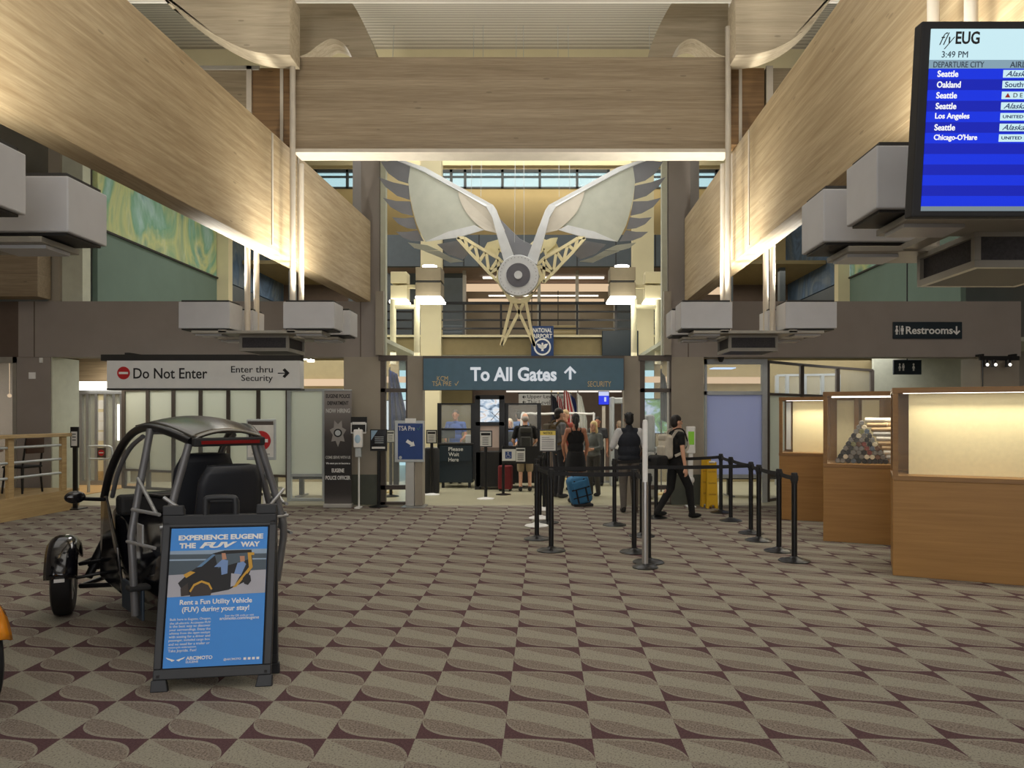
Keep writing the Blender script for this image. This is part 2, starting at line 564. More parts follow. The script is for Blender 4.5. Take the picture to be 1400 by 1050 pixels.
# far columns below the header
def column(name, x0, x1, y0, y1, z1, mat, foot=True):
    c = struct(box(name, mat, x0, x1, y0, y1, 0, z1))
    if foot: box('wainscot', m['base_green'], x0 - .006, x1 + .006, y0 - .006, y1 + .006, 0, .56, c)
    return c
column('column_1', PX(470, 13.5), PX(520, 13.5), 13.5, 14.0, 2.73, m['colgrey'])
column('column_2', PX(918, 13.5), PX(962, 13.5), 13.5, 14.0, 2.73, m['colgrey'])
c3 = column('column_3', PX(22, 13.5), PX(68, 13.5), 13.52, 14.3, 2.73, m['taupe'], False)
column('column_4', PX(1343, 13.5), PX(1396, 13.5), 13.55, 14.2, 2.73, m['colgrey'], False)
struct(box('trim_5', m['greenwhite'], PX(68, 13.5), PX(68, 13.5) + .02, 13.54, 14.32, 0, 2.73))
column('column_5', PX(557, 13.5), PX(578, 13.5), 13.5, 13.75, 2.75, m['colgrey'], False)
column('column_6', PX(853, 13.5), PX(875, 13.5), 13.5, 13.75, 2.75, m['colgrey'], False)
# upper columns either side of the opening, chamfered towards the hall
def upper_column(name, xa, xb, s):
    b = MB()
    y = 13.62
    pts = [(xa, y), (xb, y), (xb, y + .55), (xa, y + .55)]
    cut = [(xa, y), (xb - .22, y), (xb, y + .25), (xb, y + .55), (xa, y + .55)] if s < 0 else [(xa + .22, y), (xb, y), (xb, y + .55), (xa, y + .55), (xa, y + .25)]
    b.poly([(p[0], p[1], 3.757) for p in cut], 4.0, (0, 0, 1))
    return struct(b.build(name, m['taupe']))
upper_column('column_7', PX(477, 13.6), PX(519, 13.6), 1)
upper_column('column_8', PX(914, 13.6), PX(960, 13.6), -1)
for nm, a, c in (('trim_6', 520, 527), ('trim_7', 905, 912)):
    struct(box(nm, m['greenwhite'], PX(a, 13.6), PX(c, 13.6), 13.6, 13.75, 2.75, 7.9))
# lower pale cheek beside the left and right columns
struct(box('trim_8', m['colgrey'], PX(513, 13.4), PX(524, 13.4), 13.42, 13.5, 2.76, 3.93))
struct(box('trim_9', m['colgrey'], PX(908, 13.4), PX(918, 13.4), 13.42, 13.5, 2.76, 3.93))

# ------------------------------------------------------------------ glulam beams
def lx(Y): return -3.64 + (Y - 4.887) * .0529
ZB, ZT = 3.727, 5.20
b = MB()
b.poly([(lx(-3), -3, ZB), (lx(13.38), 13.38, ZB), (lx(13.38) - .26, 13.38, ZB), (lx(-3) - .26, -3, ZB)], ZT - ZB, (0, 0, 1))
bl = struct(b.build('beam_left', m['glulam_y'], bevel=.006))
b = MB()
b.box(2.556, 2.80, -3, 13.38, ZB, ZT + .05)
br = struct(b.build('beam_right', m['glulam_y'], bevel=.006))
for Y in (9.15, 9.98):
    box('splice_plate', m['pipe'], lx(Y) - .005, lx(Y) + .012, Y - .02, Y + .02, ZB + .05, ZT - .02, bl)
    box('splice_plate', m['pipe'], 2.545, 2.56, Y - .02, Y + .02, ZB + .05, ZT + .02, br)
YC = 9.45
xb = struct(box('beam_cross', m['glulam_x'], PX(404, YC), PX(995, YC), YC, YC + .25, 5.095, PZ(78, YC), bevel=.006))
box('bottom_flange', m['pipe'], PX(402, YC), PX(997, YC), YC - .02, YC + .3, 5.045, 5.09, xb)
for nm, x0, x1, d0 in (('beam_cross_left', 345, 403, 'l'), ('beam_cross_right', 996, 1045, 'r')):
    o = struct(box(nm, m['glulam_dark'], PX(x0 - 5 if d0 == 'l' else x0, YC + .3), PX(x1, YC + .3), YC + .30, YC + .55, 5.26, PZ(78, YC)))
    xm = (PX(x0, YC) + PX(x1, YC)) / 2
    box('stiffener', m['pipe'], xm - .02, xm + .02, YC + .285, YC + .305, 5.26, PZ(78, YC), o)
o = struct(box('beam_aisle_left', m['glulam_grey'], PX(180, YC), PX(339, YC + .3), YC + .3, YC + .55, 5.26, PZ(78, YC)))
box('end_plate', m['pipe'], PX(338, YC + .3), PX(345, YC + .3), YC + .27, YC + .3, 5.26, PZ(76, YC), o)
box('cap_strip', m['framegrey'], PX(180, YC), PX(343, YC), YC + .27, YC + .3, PZ(81, YC), PZ(76, YC), o)
o = struct(box('beam_aisle_right', m['glulam_grey'], PX(1047, YC + .3), PX(1240, YC), YC + .3, YC + .55, 5.26, PZ(78, YC)))
box('end_plate', m['pipe'], PX(1047, YC + .3), PX(1056, YC + .3), YC + .27, YC + .3, 5.26, PZ(76, YC), o)
# beam at the far left over the cafe
struct(box('beam_cafe', m['glulam_x'], -11.9, PX(62, 13.3), 13.1, 13.45, 3.78, 4.75, bevel=.006))
struct(box('column_9', m['colgrey'], PX(66, 13.5), PX(82, 13.5), 13.5, 13.9, 3.76, 7.9))
struct(box('column_10', m['greenwhite'], PX(82, 13.5), PX(110, 13.5), 13.56, 13.8, 3.76, 7.9))

# ------------------------------------------------------------------ curved roof ribs over the lamp clusters
def rib(name, prof, y0, y1, top):
    """front profile (px, py) at depth y0: underside; closed upward to z = top"""
    b = MB()
    pts = [(PX(a, y0), y0, PZ(c, y0)) for a, c in prof]
    pts = pts + [(pts[-1][0], y0, top), (pts[0][0], y0, top)]
    b.poly(pts, y1 - y0, (0, 1, 0))
    return struct(b.build(name, m['rib']))
def curve(p, n=8):
    out = []
    for i in range(len(p) - 1):
        a = p[max(i - 1, 0)]; b_ = p[i]; c = p[i + 1]; d = p[min(i + 2, len(p) - 1)]
        for k in range(n):
            t = k / n
            out.append(tuple(.5 * (2 * b_[j] + (c[j] - a[j]) * t + (2 * a[j] - 5 * b_[j] + 4 * c[j] - d[j]) * t * t + (3 * b_[j] - a[j] - 3 * c[j] + d[j]) * t ** 3) for j in range(len(b_))))
    out.append(tuple(p[-1]))
    return out
rib('rib_left', curve([(215, -16), (232, 2), (262, 26), (295, 48), (332, 66), (362, 73), (396, 75)]), 9.0, 9.38, 6.86)
rib('rib_right', curve([(1006, 75), (1028, 74), (1052, 69), (1080, 56), (1106, 36), (1128, 10), (1143, -16)]), 9.0, 9.38, 6.86)
def far_rib(name, s):
    """arched rib running on over the nave behind the cross beam"""
    b = MB()
    f = lambda q: 745 + (q - 745) if s < 0 else 1400 - q
    inner = curve([(404, 78), (420, 73), (436, 61), (452, 53), (466, 57), (475, 66), (482, 80)], 5)
    outer = curve([(515, 80), (509, 60), (498, 34), (484, 8), (470, -10)], 5)
    y0 = 9.9
    pts = [(PX(f(a), y0), y0, PZ(c, y0)) for a, c in inner + outer] + [(PX(f(404), y0), y0, PZ(-10, y0))]
    b.poly(pts, .4, (0, 1, 0))
    return struct(b.build(name, m['rib']))
far_rib('rib_nave_left', -1)
far_rib('rib_nave_right', 1)

# ------------------------------------------------------------------ atrium and gallery behind the opening
YB = 24.0
def wallpiece(nm, mat, pa, pb, ya, yb, Y=YB, d=.15):
    return struct(box(nm, mat, PX(pa, Y), PX(pb, Y), Y, Y + d, PZ(yb, Y), PZ(ya, Y)))
wallpiece('wall_far', m['yellow'], 250, 1160, 258, 460)
wallpiece('wall_far', m['cream'], 250, 1160, 190, 232)
for a, c in ((250, 404), (520, 604), (832, 866), (992, 1160)):
    wallpiece('wall_far', m['cream'], a, c, 232, 258)
def clerestory(k, a, c, mull):
    w = struct(empty('window_%d' % k, (0, 0, 0)))
    z0, z1 = PZ(258, YB), PZ(232, YB)
    b = MB()
    x0, x1 = PX(a, YB), PX(c, YB)
    b.box(x0, x1, YB - .05, YB + .05, z0, z0 + .05).box(x0, x1, YB - .05, YB + .05, z1 - .1, z1)
    b.box(x0, x1, YB - .03, YB + .03, PZ(242, YB) - .03, PZ(242, YB) + .03)
    for q in mull: b.box(PX(q, YB) - .04, PX(q, YB) + .04, YB - .05, YB + .05, z0, z1)
    b.build('window_frame', m['slate'], w)
    box('pane', m['glass'], x0, x1, YB - .008, YB + .008, z0, z1, w)
clerestory(1, 404, 520, [404, 432, 475, 520])
clerestory(2, 604, 832, [604, 617, 636, 687, 738, 789, 832])
clerestory(3, 866, 992, [866, 908, 951, 979, 992])
# cream pilasters on the gallery front
for k, (a, c) in enumerate(((575, 603), (865, 894))):
    struct(box('column_%d' % (11 + k), m['cream'], PX(a, 17.8), PX(c, 17.8), 17.8, 18.1, 3.05, 10.4))
struct(box('beam_gallery', m['cream'], PX(404, 22), PX(1000, 22), 22, 22.3, PZ(226, 22), PZ(211, 22)))
# slate panels and soffits above the gallery
g = struct(box('wall_gallery_upper', m['slate'], PX(527, 20), PX(912, 20), 20, 20.2, PZ(364, 20), PZ(321, 20)))
for q in (575, 606, 634, 655, 789, 842, 896):
    box('panel_joint', m['boxdark'], PX(q, 20) - .012, PX(q, 20) + .012, 19.99, 20, PZ(364, 20), PZ(321, 20), g)
struct(box('ceiling', m['mauve'], PX(520, 20), PX(915, 20), 20.2, 24, PZ(364, 20), PZ(364, 20) + .1))
struct(box('wall_gallery', m['slate'], PX(527, 21), PX(637, 21), 21, 21.1, 3.6, PZ(360, 21)))
struct(box('wall_gallery', m['slate'], PX(843, 21), PX(915, 21), 21, 21.1, 3.6, PZ(360, 21)))
struct(box('wall_gallery', m['colgrey'], PX(637, 23.6), PX(843, 23.6), 23.6, 23.75, 3.6, 5.9))
# lines of light under the gallery ceiling
def strip(label, px0, px1, py, Y, mat, h=.05):
    return tag(box('ceiling_light', mat, PX(px0, Y), PX(px1, Y), Y, Y + .08, PZ(py, Y) - h / 2, PZ(py, Y) + h / 2), label, 'ceiling light', 'strip lights in the gallery')
strip('white strip light highest under the gallery ceiling, right of the bird disc', 655, 832, 368.5, 20.9, m['lamp_soft'], .03)
strip('white strip light second under the gallery ceiling, behind the bird disc', 660, 826, 379.5, 21.4, m['lamp_soft'], .04)
strip('wide orange cove light across the gallery above the railing', 637, 848, 393, 22.3, m['lamp_warm'], .22)
strip('thin white strip light below the wide orange cove', 668, 818, 404, 22.9, m['lamp_soft'], .03)
strip('narrow amber cove light lowest above the gallery railing', 640, 826, 411, 23.3, m['lamp_warm'], .12)
for q in (638, 738, 789, 842, 846):
    pass
def gallery_post(q, label):
    return tag(MB().box(PX(q, 20.6) - .045, PX(q, 20.6) + .045, 20.55, 20.65, 3.6, 5.85).build('gallery_mullion', m['framegrey']), label, 'post', 'slim posts behind the gallery railing')
gallery_post(635, 'slim grey post behind the gallery railing left of the bird disc')
gallery_post(737, 'slim grey post in the gallery just right of the bird disc')
gallery_post(789, 'slim grey post in the gallery between bird disc and right lamp column')
gallery_post(841, 'slim grey post in the gallery beside the right lamp column')
# railing
rl = thing('gallery_railing', 'black horizontal bar railing along the upper gallery', 'railing', (0, 17.95, 3.6))
for k in range(5):
    b = MB()
    z = (PZ(414.5 + 11.6 * k, 17.95) - 3.6)
    b.box(PX(527, 17.95), PX(912, 17.95), -.02, .02, z - (.035 if k == 0 else .022), z + (.035 if k == 0 else .022))
    b.build('rail', m['black'], rl)
for q in (528, 565, 634, 685, 738, 789, 842, 910):
    box('post', m['black'], PX(q, 17.95) - .025, PX(q, 17.95) + .025, -.03, .03, -.05, PZ(414.5, 17.95) - 3.6, rl)
struct(box('trim_10', m['cream'], PX(527, 17.9), PX(912, 17.9), 17.86, 18.0, PZ(461, 17.9), PZ(458, 17.9)))
# hanging banner and blank slate board on the fascia
t = thing('hanging_banner', 'blue banner with white eagle seal hanging from the gallery fascia', 'banner', (PX(741.5, 17.6), 17.84, 0))
w2 = PX(757, 17.6) - PX(741.5, 17.6)
box('cloth', plain('banner_blue', rgb(34, 62, 112), .7), -w2, w2, 0, .02, PZ(486, 17.6), PZ(444, 17.6), t)
text('NATIONAL', m['white'], .46, .11, t, at=(0, -.004, PZ(450, 17.6)), bold=.02)
text('AIRPORT', m['white'], .48, .11, t, at=(0, -.004, PZ(458, 17.6)), bold=.02)
b = MB()
zc = PZ(473, 17.6)
for k in range(28):
    a0, a1 = k * 2 * PI / 28, (k + 1) * 2 * PI / 28
    b.poly([(.21 * math.cos(a0), -.006, zc + .21 * math.sin(a0)), (.21 * math.cos(a1), -.006, zc + .21 * math.sin(a1)), (.17 * math.cos(a1), -.006, zc + .17 * math.sin(a1)), (.17 * math.cos(a0), -.006, zc + .17 * math.sin(a0))], .008)
for s in (-1, 1):
    b.poly([(0, -.006, zc + .02), (s * .06, -.006, zc + .07), (s * .14, -.006, zc + .08), (s * .09, -.006, zc - .02), (s * .03, -.006, zc - .05)], .008)
b.poly([(-.03, -.006, zc - .1), (.03, -.006, zc - .1), (.02, -.006, zc + .1), (-.02, -.006, zc + .1)], .008)
b.build('eagle_seal', m['white'], t)
t = tag(MB().box(PX(824, 17.6), PX(874, 17.6), 17.76, 17.862, PZ(486, 17.6), PZ(451, 17.6)).build('display_board', m['signdark'], bevel=.01), 'dark slate board on the gallery fascia right of the blue banner', 'board')
# gallery planters behind the railing
for a, c, lb in ((603, 634, 'dark boxed bench behind the gallery railing near the left lamp column'), (755, 790, 'pale patterned bench behind the railing right of the blue banner')):
    t = thing('gallery_bench', lb, 'bench', (PX((a + c) / 2, 19), 19, 3.6))
    w = PX(c, 19) - PX((a + c) / 2, 19)
    box('seat', m['slate'] if a < 700 else m['tanwall'], -w, w, -.3, .3, 0, .2, t, .03)
    box('backrest', m['slate'] if a < 700 else m['tanwall'], -w, w, .22, .3, .2, .42, t, .03)

# ------------------------------------------------------------------ upper side rooms with murals
def side(s, X, pm, nm):
    y0, y1 = 13.9, 19.0
    xa, xb = (X - .1, X) if s < 0 else (X, X + .1)
    w = struct(box('wall_mural_' + nm, m['teal'], xa, xb, y0, y1, 3.6, 5.2))
    struct(box('trim_mural_' + nm, m['boxdark'], X if s < 0 else X - .04, X + .04 if s < 0 else X, y0, y1, 5.19, 5.23))
    t = tag(box('mural', m['mural'], xa, xb, y0, y1 - .06, 5.23, 8.2), 'large swirled green and blue mural above the teal wall, %s of the nave' % ('left' if s < 0 else 'right'), 'mural')
    struct(box('wall_side_' + nm, m['slate'], xa, xb, 19.0, 24, 3.6, 5.2))
    t = tag(box('mural', m['mural_dark'], xa, xb, 19.3, 24, 5.23, 8.2), 'dark blue mural beyond the cream mullion, %s of the nave' % ('left' if s < 0 else 'right'), 'mural')
    struct(box('column_mural_' + nm, m['cream'], min(X, X - s * .3), max(X, X - s * .3), 18.95, 19.2, 3.6, 8.4))
    struct(box('ceiling_' + nm, m['tanwall'], (X + .02 if s < 0 else s * 3.6), max(X, s * 3.6) if s < 0 else X - .02, 20.5, 24, 5.9, 6.0))
    struct(box('wall_end_' + nm, m['taupe_dark'], min(X, s * 3.2), max(X, s * 3.2), 23.8, 23.95, 3.6, 5.9))
    for k, q in enumerate((.25, .6)):
        xx = X + (s * 3.6 - X) * q
        struct(box('column_end_' + nm, m['slate'], xx - .08, xx + .08, 21, 21.2, 3.6, 5.9))
    xx = X + (s * 3.6 - X) * .8
    tag(box('ceiling_light', m['lamp_warm'], xx - 1.0, xx + 1.0, 22.5, 22.7, 5.4, 5.6), 'warm cove light deep in the upper room %s of the nave' % ('left' if s < 0 else 'right'), 'ceiling light')
side(-1, -8.5, 302, 'left')
side(1, 7.9, 1173, 'right')

# ------------------------------------------------------------------ lamp clusters hung on four pipes
def cluster(cx, cy, lbl, pipes, up, side_power=0):
    """pipes: four (x, y) places; boxes at the corners of a tray, speaker box below"""
    t = thing('lamp_cluster', lbl, 'lamp cluster', (cx, cy, 2.46), 0, 'lamp clusters astride the long beams')
    def L(x0, x1, y0, y1, z0, z1): return (x0, x1, y0, y1, z0 - 2.46, z1 - 2.46)
    for sx in (-1, 1):
        for sy in (-1, 1):
            x, y = sx * .64, sy * .36
            b = MB(); b.box(*L(x - .315, x + .315, y - .19, y + .19, 2.715, 3.04))
            o = b.build('lamp_box', m['boxpaint'], t, bevel=.008)
            box('rim', m['boxdark'], *L(x - .29, x + .29, y - .165, y + .165, 3.04, 3.065), o)
            box('lens', m['lamp_soft'], *L(x - .2, x + .2, y - .1, y + .1, 3.065, 3.075), o)
            box('underside_tray', m['boxdark'], *L(x - .29, x + .29, y - .165, y + .165, 2.70, 2.715), o)
    for sx in (-1, 1):
        box('bracket_beam', m['framegrey'], *L(sx * .42 - .05, sx * .42 + .05, -.55, .55, 2.665, 2.70), t)
    for sy in (-1, 1):
        box('tray', m['framegrey'], *L(-.80, .80, sy * .36 - .16 - .03, sy * .36 + .16, 2.655, 2.69), t, .004)
        for sx in (-1, 1):
            box('louver', m['boxpaint'], *L(sx * .62 - .16, sx * .62 + .16, sy * .36 - .12, sy * .36 + .1, 2.635, 2.655), t)
    b = MB()
    for (x0, x1, y0, y1) in ((-.31, .31, -.31, -.275), (-.31, .31, .275, .31), (-.31, -.275, -.275, .275), (.275, .31, -.275, .275)):
        b.box(*L(x0, x1, y0, y1, 2.46, 2.50)).box(*L(x0, x1, y0, y1, 2.63, 2.66))
    for sx in (-1, 1):
        for sy in (-1, 1):
            b.box(*L(sx * .2925 - .0175, sx * .2925 + .0175, sy * .2925 - .0175, sy * .2925 + .0175, 2.501, 2.629))
    f = b.build('speaker_box', m['framegrey'], t)
    box('cloth_panel', m['mesh_dark'], *L(-.285, .285, -.295, .295, 2.49, 2.64), f)
    box('bottom_panel', m['boxdark'], *L(-.285, .285, -.285, .285, 2.462, 2.48), f)
    for (px, py, z1) in pipes:
        MB().tube((px - cx, py - cy, 2.66 - 2.46), (px - cx, py - cy, z1 - 2.46), .036, 14).build('pipe', m['pipe'], t, smooth=40)
    for sx in (-1, 1):
        for sy in (-1, 1):
            d = bpy.data.lights.new('uplight', 'SPOT')
            d.energy = up; d.color = (1, .95, .84); d.spot_size = R(150); d.spot_blend = .7; d.shadow_soft_size = .12
            o = bpy.data.objects.new('uplight', d); C.objects.link(o); o.parent = t
            o.location = (sx * .62, sy * .36, 3.12 - 2.46)
            o.rotation_euler = (R(180), R(0), 0)
    return t

LC, RC = -3.53, 2.62
cluster(LC, 9.5, 'far lamp cluster of four grey boxes below the left long beam', [(-3.215, 9.32, 6.6), (-3.286, 9.86, 5.04), (-3.79, 9.32, 5.2), (-3.88, 9.84, 5.2)], 210)
cluster(RC, 9.5, 'far lamp cluster of four grey boxes below the right long beam', [(2.335, 9.32, 6.6), (2.40, 9.86, 5.04), (2.90, 9.32, 5.2), (2.97, 9.84, 5.2)], 210)
cluster(-3.72, 4.07, 'near lamp cluster of grey boxes cut by the left frame edge', [(-3.42, 3.9, 6.85), (-3.44, 4.3, 6.85), (-4.05, 3.9, 6.85), (-4.08, 4.3, 6.85)], 130)
cluster(2.66, 4.31, 'near lamp cluster of grey boxes behind the flight screen', [(2.40, 4.12, 6.85), (2.40, 4.52, 6.85), (2.90, 4.12, 6.85), (2.92, 4.52, 6.85)], 130)

# gallery lamp columns: stacked boxes, glowing discs, bright pipes
def lamp_column(s, lbl):
    f = lambda q: q if s < 0 else 1437 - q
    Y = 16.0
    x0, x1 = sorted((PX(f(568), Y), PX(f(603), Y)))
    t = thing('lamp_column', lbl, 'lamp column', ((x0 + x1) / 2, Y, 2.77), 0, 'lamp columns either side of the opening')
    w = (x1 - x0) / 2
    Z = lambda py: PZ(py, Y) - 2.77
    MB().box(-w, w, 0, .5, Z(383), Z(365)).build('lamp_box', m['lampbrown'], t, bevel=.01)
    MB().box(-w, w, 0, .5, Z(405), Z(386)).build('lamp_box', m['lampbrown'], t, bevel=.01)
    MB().box(-w + .02, w - .02, .02, .48, Z(386.2), Z(382.8)).build('shadow_gap', m['boxdark'], t)
    MB().lathe([(.02, Z(365) + .002), (.16, Z(365) + .01), (.16, Z(361)), (.02, Z(361) + .01)], (0, .2, 0), 28).build('top_lens', m['lamp'], t)
    xo = -s * .05
    MB().box(-w, w, -.02, .48, Z(408), Z(405)).build('lens', m['lamp'], t, bevel=.01)
    MB().box(-w + xo, w + xo, -.1, .4, Z(412.5), Z(409.5)).build('lens', m['lamp'], t, bevel=.01)
    # side boxes further out
    so = s * .72
    MB().box(so - .18, so + .18, .35, .75, Z(383), Z(367)).build('lamp_box', m['cream'], t, bevel=.01)
    MB().box(so - .18, so + .18, .35, .75, Z(405), Z(386)).build('lamp_box', m['cream'], t, bevel=.01)
    MB().box(so - .2, so + .2, .3, .75, Z(411), Z(407)).build('lens', m['lamp'], t, bevel=.01)
    b = MB().box(min(0, so), max(0, so), .45, .55, Z(389), Z(384)); b.build('arm', m['cream'], t)
    for dx in (-s * -.0 + (w * s * .85), w * s * .85 + s * .52):
        MB().tube((dx, -.05, 0), (dx, -.05, Z(410)), .065, 14).build('pipe', m['pipe_lit'], t, smooth=40)
    MB().tube((w * s * .85, -.05, Z(420)), (w * s * .85 + s * .52, -.05, Z(420)), .05, 12).build('crossbar', m['pipe_lit'], t, smooth=40)
    for z, e in ((Z(414), 20), (Z(358), 7)):
        d = bpy.data.lights.new('lamp_light', 'POINT'); d.energy = e; d.color = (1, .94, .78); d.shadow_soft_size = .25
        o = bpy.data.objects.new('lamp_light', d); C.objects.link(o); o.parent = t; o.location = (0, -.45, z)
m['pipe_lit'] = plain('lamp_pipe_cream', rgb(246, 240, 206), .4)
lamp_column(-1, 'stacked box lamp on bright pipes left of the winged sculpture')
lamp_column(1, 'stacked box lamp on bright pipes right of the winged sculpture')

# ------------------------------------------------------------------ hanging winged sculpture
YW = 12.35
bird = thing('winged_sculpture', 'large hanging bird sculpture with pale wings and cream trusses', 'sculpture', (0, YW, 0))
def B(x, y, dy=0.0): return Vector((PX(480 + x / 3.0435, YW), dy, PZ(190 + y / 3.0435, YW)))
def plate(name, pts, mat, th=.03, dy=0.0, mirror=False, par=None):
    pp = [B(1414 - x if mirror else x, y, dy) for x, y in pts]
    return MB().poly(pp, th, (0, 1, 0)).build(name, mat, par or bird, bevel=.004)
for mir in (False, True):
    bow = lambda x: 0
    # wing membrane, its inner pane and the lower strip; wings sweep back a little towards the tips
    def wing(name, pts, mat, th, d0, sweep=.55):
        pp = []
        for x, y in pts:
            q = abs(x - 707)
            v = B(1414 - x if mir else x, y, 0)
            v.y = d0 + sweep * max(0, (q - 120)) / 600
            pp.append(v)
        return MB().poly(pp, th, (0, 1, 0)).build(name, mat, bird, bevel=.003)
    wing('wing_panel', curve([(232, 84), (300, 110), (440, 198)], 4) + [(500, 240), (570, 292), (556, 340)] + [(540, 362)] + curve([(510, 358), (430, 374), (300, 412)], 4) + curve([(298, 410), (262, 340), (234, 235), (222, 150)], 4), m['bird_wing'], .02, 0)
    wing('inner_panel', curve([(442, 205), (448, 240), (470, 290), (505, 336), (556, 380)], 4) + [(632, 400), (640, 380), (600, 300), (572, 286), (500, 240)], m['bird_inner'], .02, -.03)
    wing('lower_strip', [(300, 413), (400, 376), (512, 356), (553, 378), (440, 404)], m['birdlight'], .02, -.03)
    wing('wing_spar', [(160, 52), (172, 50), (300, 100), (446, 190), (592, 278), (606, 300), (574, 292), (436, 204), (290, 116), (225, 84)], m['birdlight'], .05, -.05)
    wing('wing_arm', [(560, 280), (590, 278), (606, 300), (682, 500), (640, 526), (588, 330)], m['birdlight'], .07, -.07)
    for i, pts in enumerate((
            [(97, 54), (172, 52), (230, 84), (222, 156), (176, 140), (130, 105)],
            [(84, 117), (150, 145), (222, 165), (228, 226), (170, 205), (115, 160)],
            [(105, 208), (165, 226), (229, 232), (241, 294), (190, 280), (140, 250)],
            [(146, 294), (200, 302), (243, 300), (258, 352), (215, 345), (175, 325)],
            [(162, 357), (215, 360), (260, 356), (288, 404), (230, 398), (192, 382)])):
        wing('feather', pts, m['birdgrey'], .02, .03 + .012 * i)
    for i, pts in enumerate((
            [(212, 400), (300, 416), (350, 440), (290, 440), (240, 425)],
            [(285, 440), (352, 442), (400, 470), (345, 466)],
            [(340, 462), (400, 470), (460, 492), (400, 494)])):
        wing('lower_feather', pts, m['bird_wing'], .02, .18 + .02 * i)
    wing('covert', [(345, 418), (440, 408), (482, 468), (458, 488), (392, 462)], m['birdgrey'], .02, .12)
    # truss arm from wing to disc
    b = MB()
    f = (lambda x: 1414 - x) if mir else (lambda x: x)
    def mem(a, c, w=.055): b.bar(B(f(a[0]), a[1], .1), B(f(c[0]), c[1], .1), .05, w, up=(0, 1, 0))
    top = [(470, 407), (512, 434), (560, 462), (612, 492), (640, 520)]
    bot = [(440, 407), (484, 458), (530, 506), (572, 552), (612, 592)]
    for k in range(4): mem(top[k], top[k + 1]); mem(bot[k], bot[k + 1])
    for k in range(4): mem(bot[k], top[k], .04); mem(top[k], bot[k + 1], .04)
    mem(bot[4], top[4]); mem(bot[3], top[4], .04); mem((440, 407), (470, 407))
    b.build('truss', m['birdcream'], bird)
    wing('rear_plate', [(540, 448), (560, 410), (640, 388), (690, 434), (684, 460), (620, 440), (600, 470)], m['birdcream'], .03, .35, 0)
    b = MB()
    for a, c in (((560, 440), (600, 474)), ((600, 474), (610, 440)), ((610, 440), (645, 470))):
        b.bar(B(f(a[0]), a[1], .3), B(f(c[0]), c[1], .3), .04, .04, up=(0, 1, 0))
    b.build('rear_truss', m['birdcream'], bird)
    # yoke below the disc
# neck and tail behind, tail forks in front
plate('neck', [(600, 300), (640, 340), (700, 400), (760, 430), (745, 480), (700, 495), (655, 440)], m['birdgrey'], .03, .25)
plate('tail_plate', curve([(800, 410), (830, 395), (862, 392)], 3) + [(850, 425), (815, 456), (792, 450)], m['birdcream'], .03, .3)
plate('yoke', [(606, 560), (602, 586), (655, 672), (668, 684), (728, 684), (742, 672), (796, 586), (790, 560), (760, 640), (700, 668), (640, 640)], m['birdcream'], .06, .0)
b = MB()
for a, c in (((668, 680), (624, 858)), ((716, 684), (628, 858)), ((682, 684), (764, 862)), ((728, 680), (762, 862))):
    b.bar(B(a[0], a[1], .03), B(c[0], c[1], .03), .05, .055, up=(0, 1, 0))
b.build('tail_fork', m['birdcream'], bird)
cd = B(697, 573)
b = MB().lathe([(.02, .0), (.335, .0), (.345, .02), (.345, .1), (.02, .1)], (cd.x, -.13, cd.z), 48, 'y')
b.build('disc', m['birdlight'], bird, smooth=40)
b = MB()
for k in range(32):
    a = 2 * PI * k / 32
    b.lathe([(.001, 0), (.007, 0), (.007, .01), (.001, .01)], (cd.x + .3 * math.cos(a), -.137, cd.z + .3 * math.sin(a)), 6, 'y')
b.build('rivet', m['birdgrey'], bird)
MB().lathe([(.02, 0), (.2, 0), (.2, .02), (.02, .02)], (cd.x, -.148, cd.z), 40, 'y').build('dark_ring', plain('ring_grey', rgb(96, 96, 104), .5), bird, smooth=40)
MB().lathe([(.005, 0), (.068, 0), (.068, .02), (.005, .02)], (cd.x, -.165, cd.z), 28, 'y').build('hub', m['birdlight'], bird, smooth=40)
for x, y in ((160, 54), (1254, 54), (540, 240), (866, 240), (500, 226), (910, 214), (680, 430), (720, 430)):
    p = B(x, y)
    MB().tube(p, (p.x * .98 + (0.02 if x < 700 else -.02), 0, 8.24), .004, 6).build('cable', m['alum'], bird)

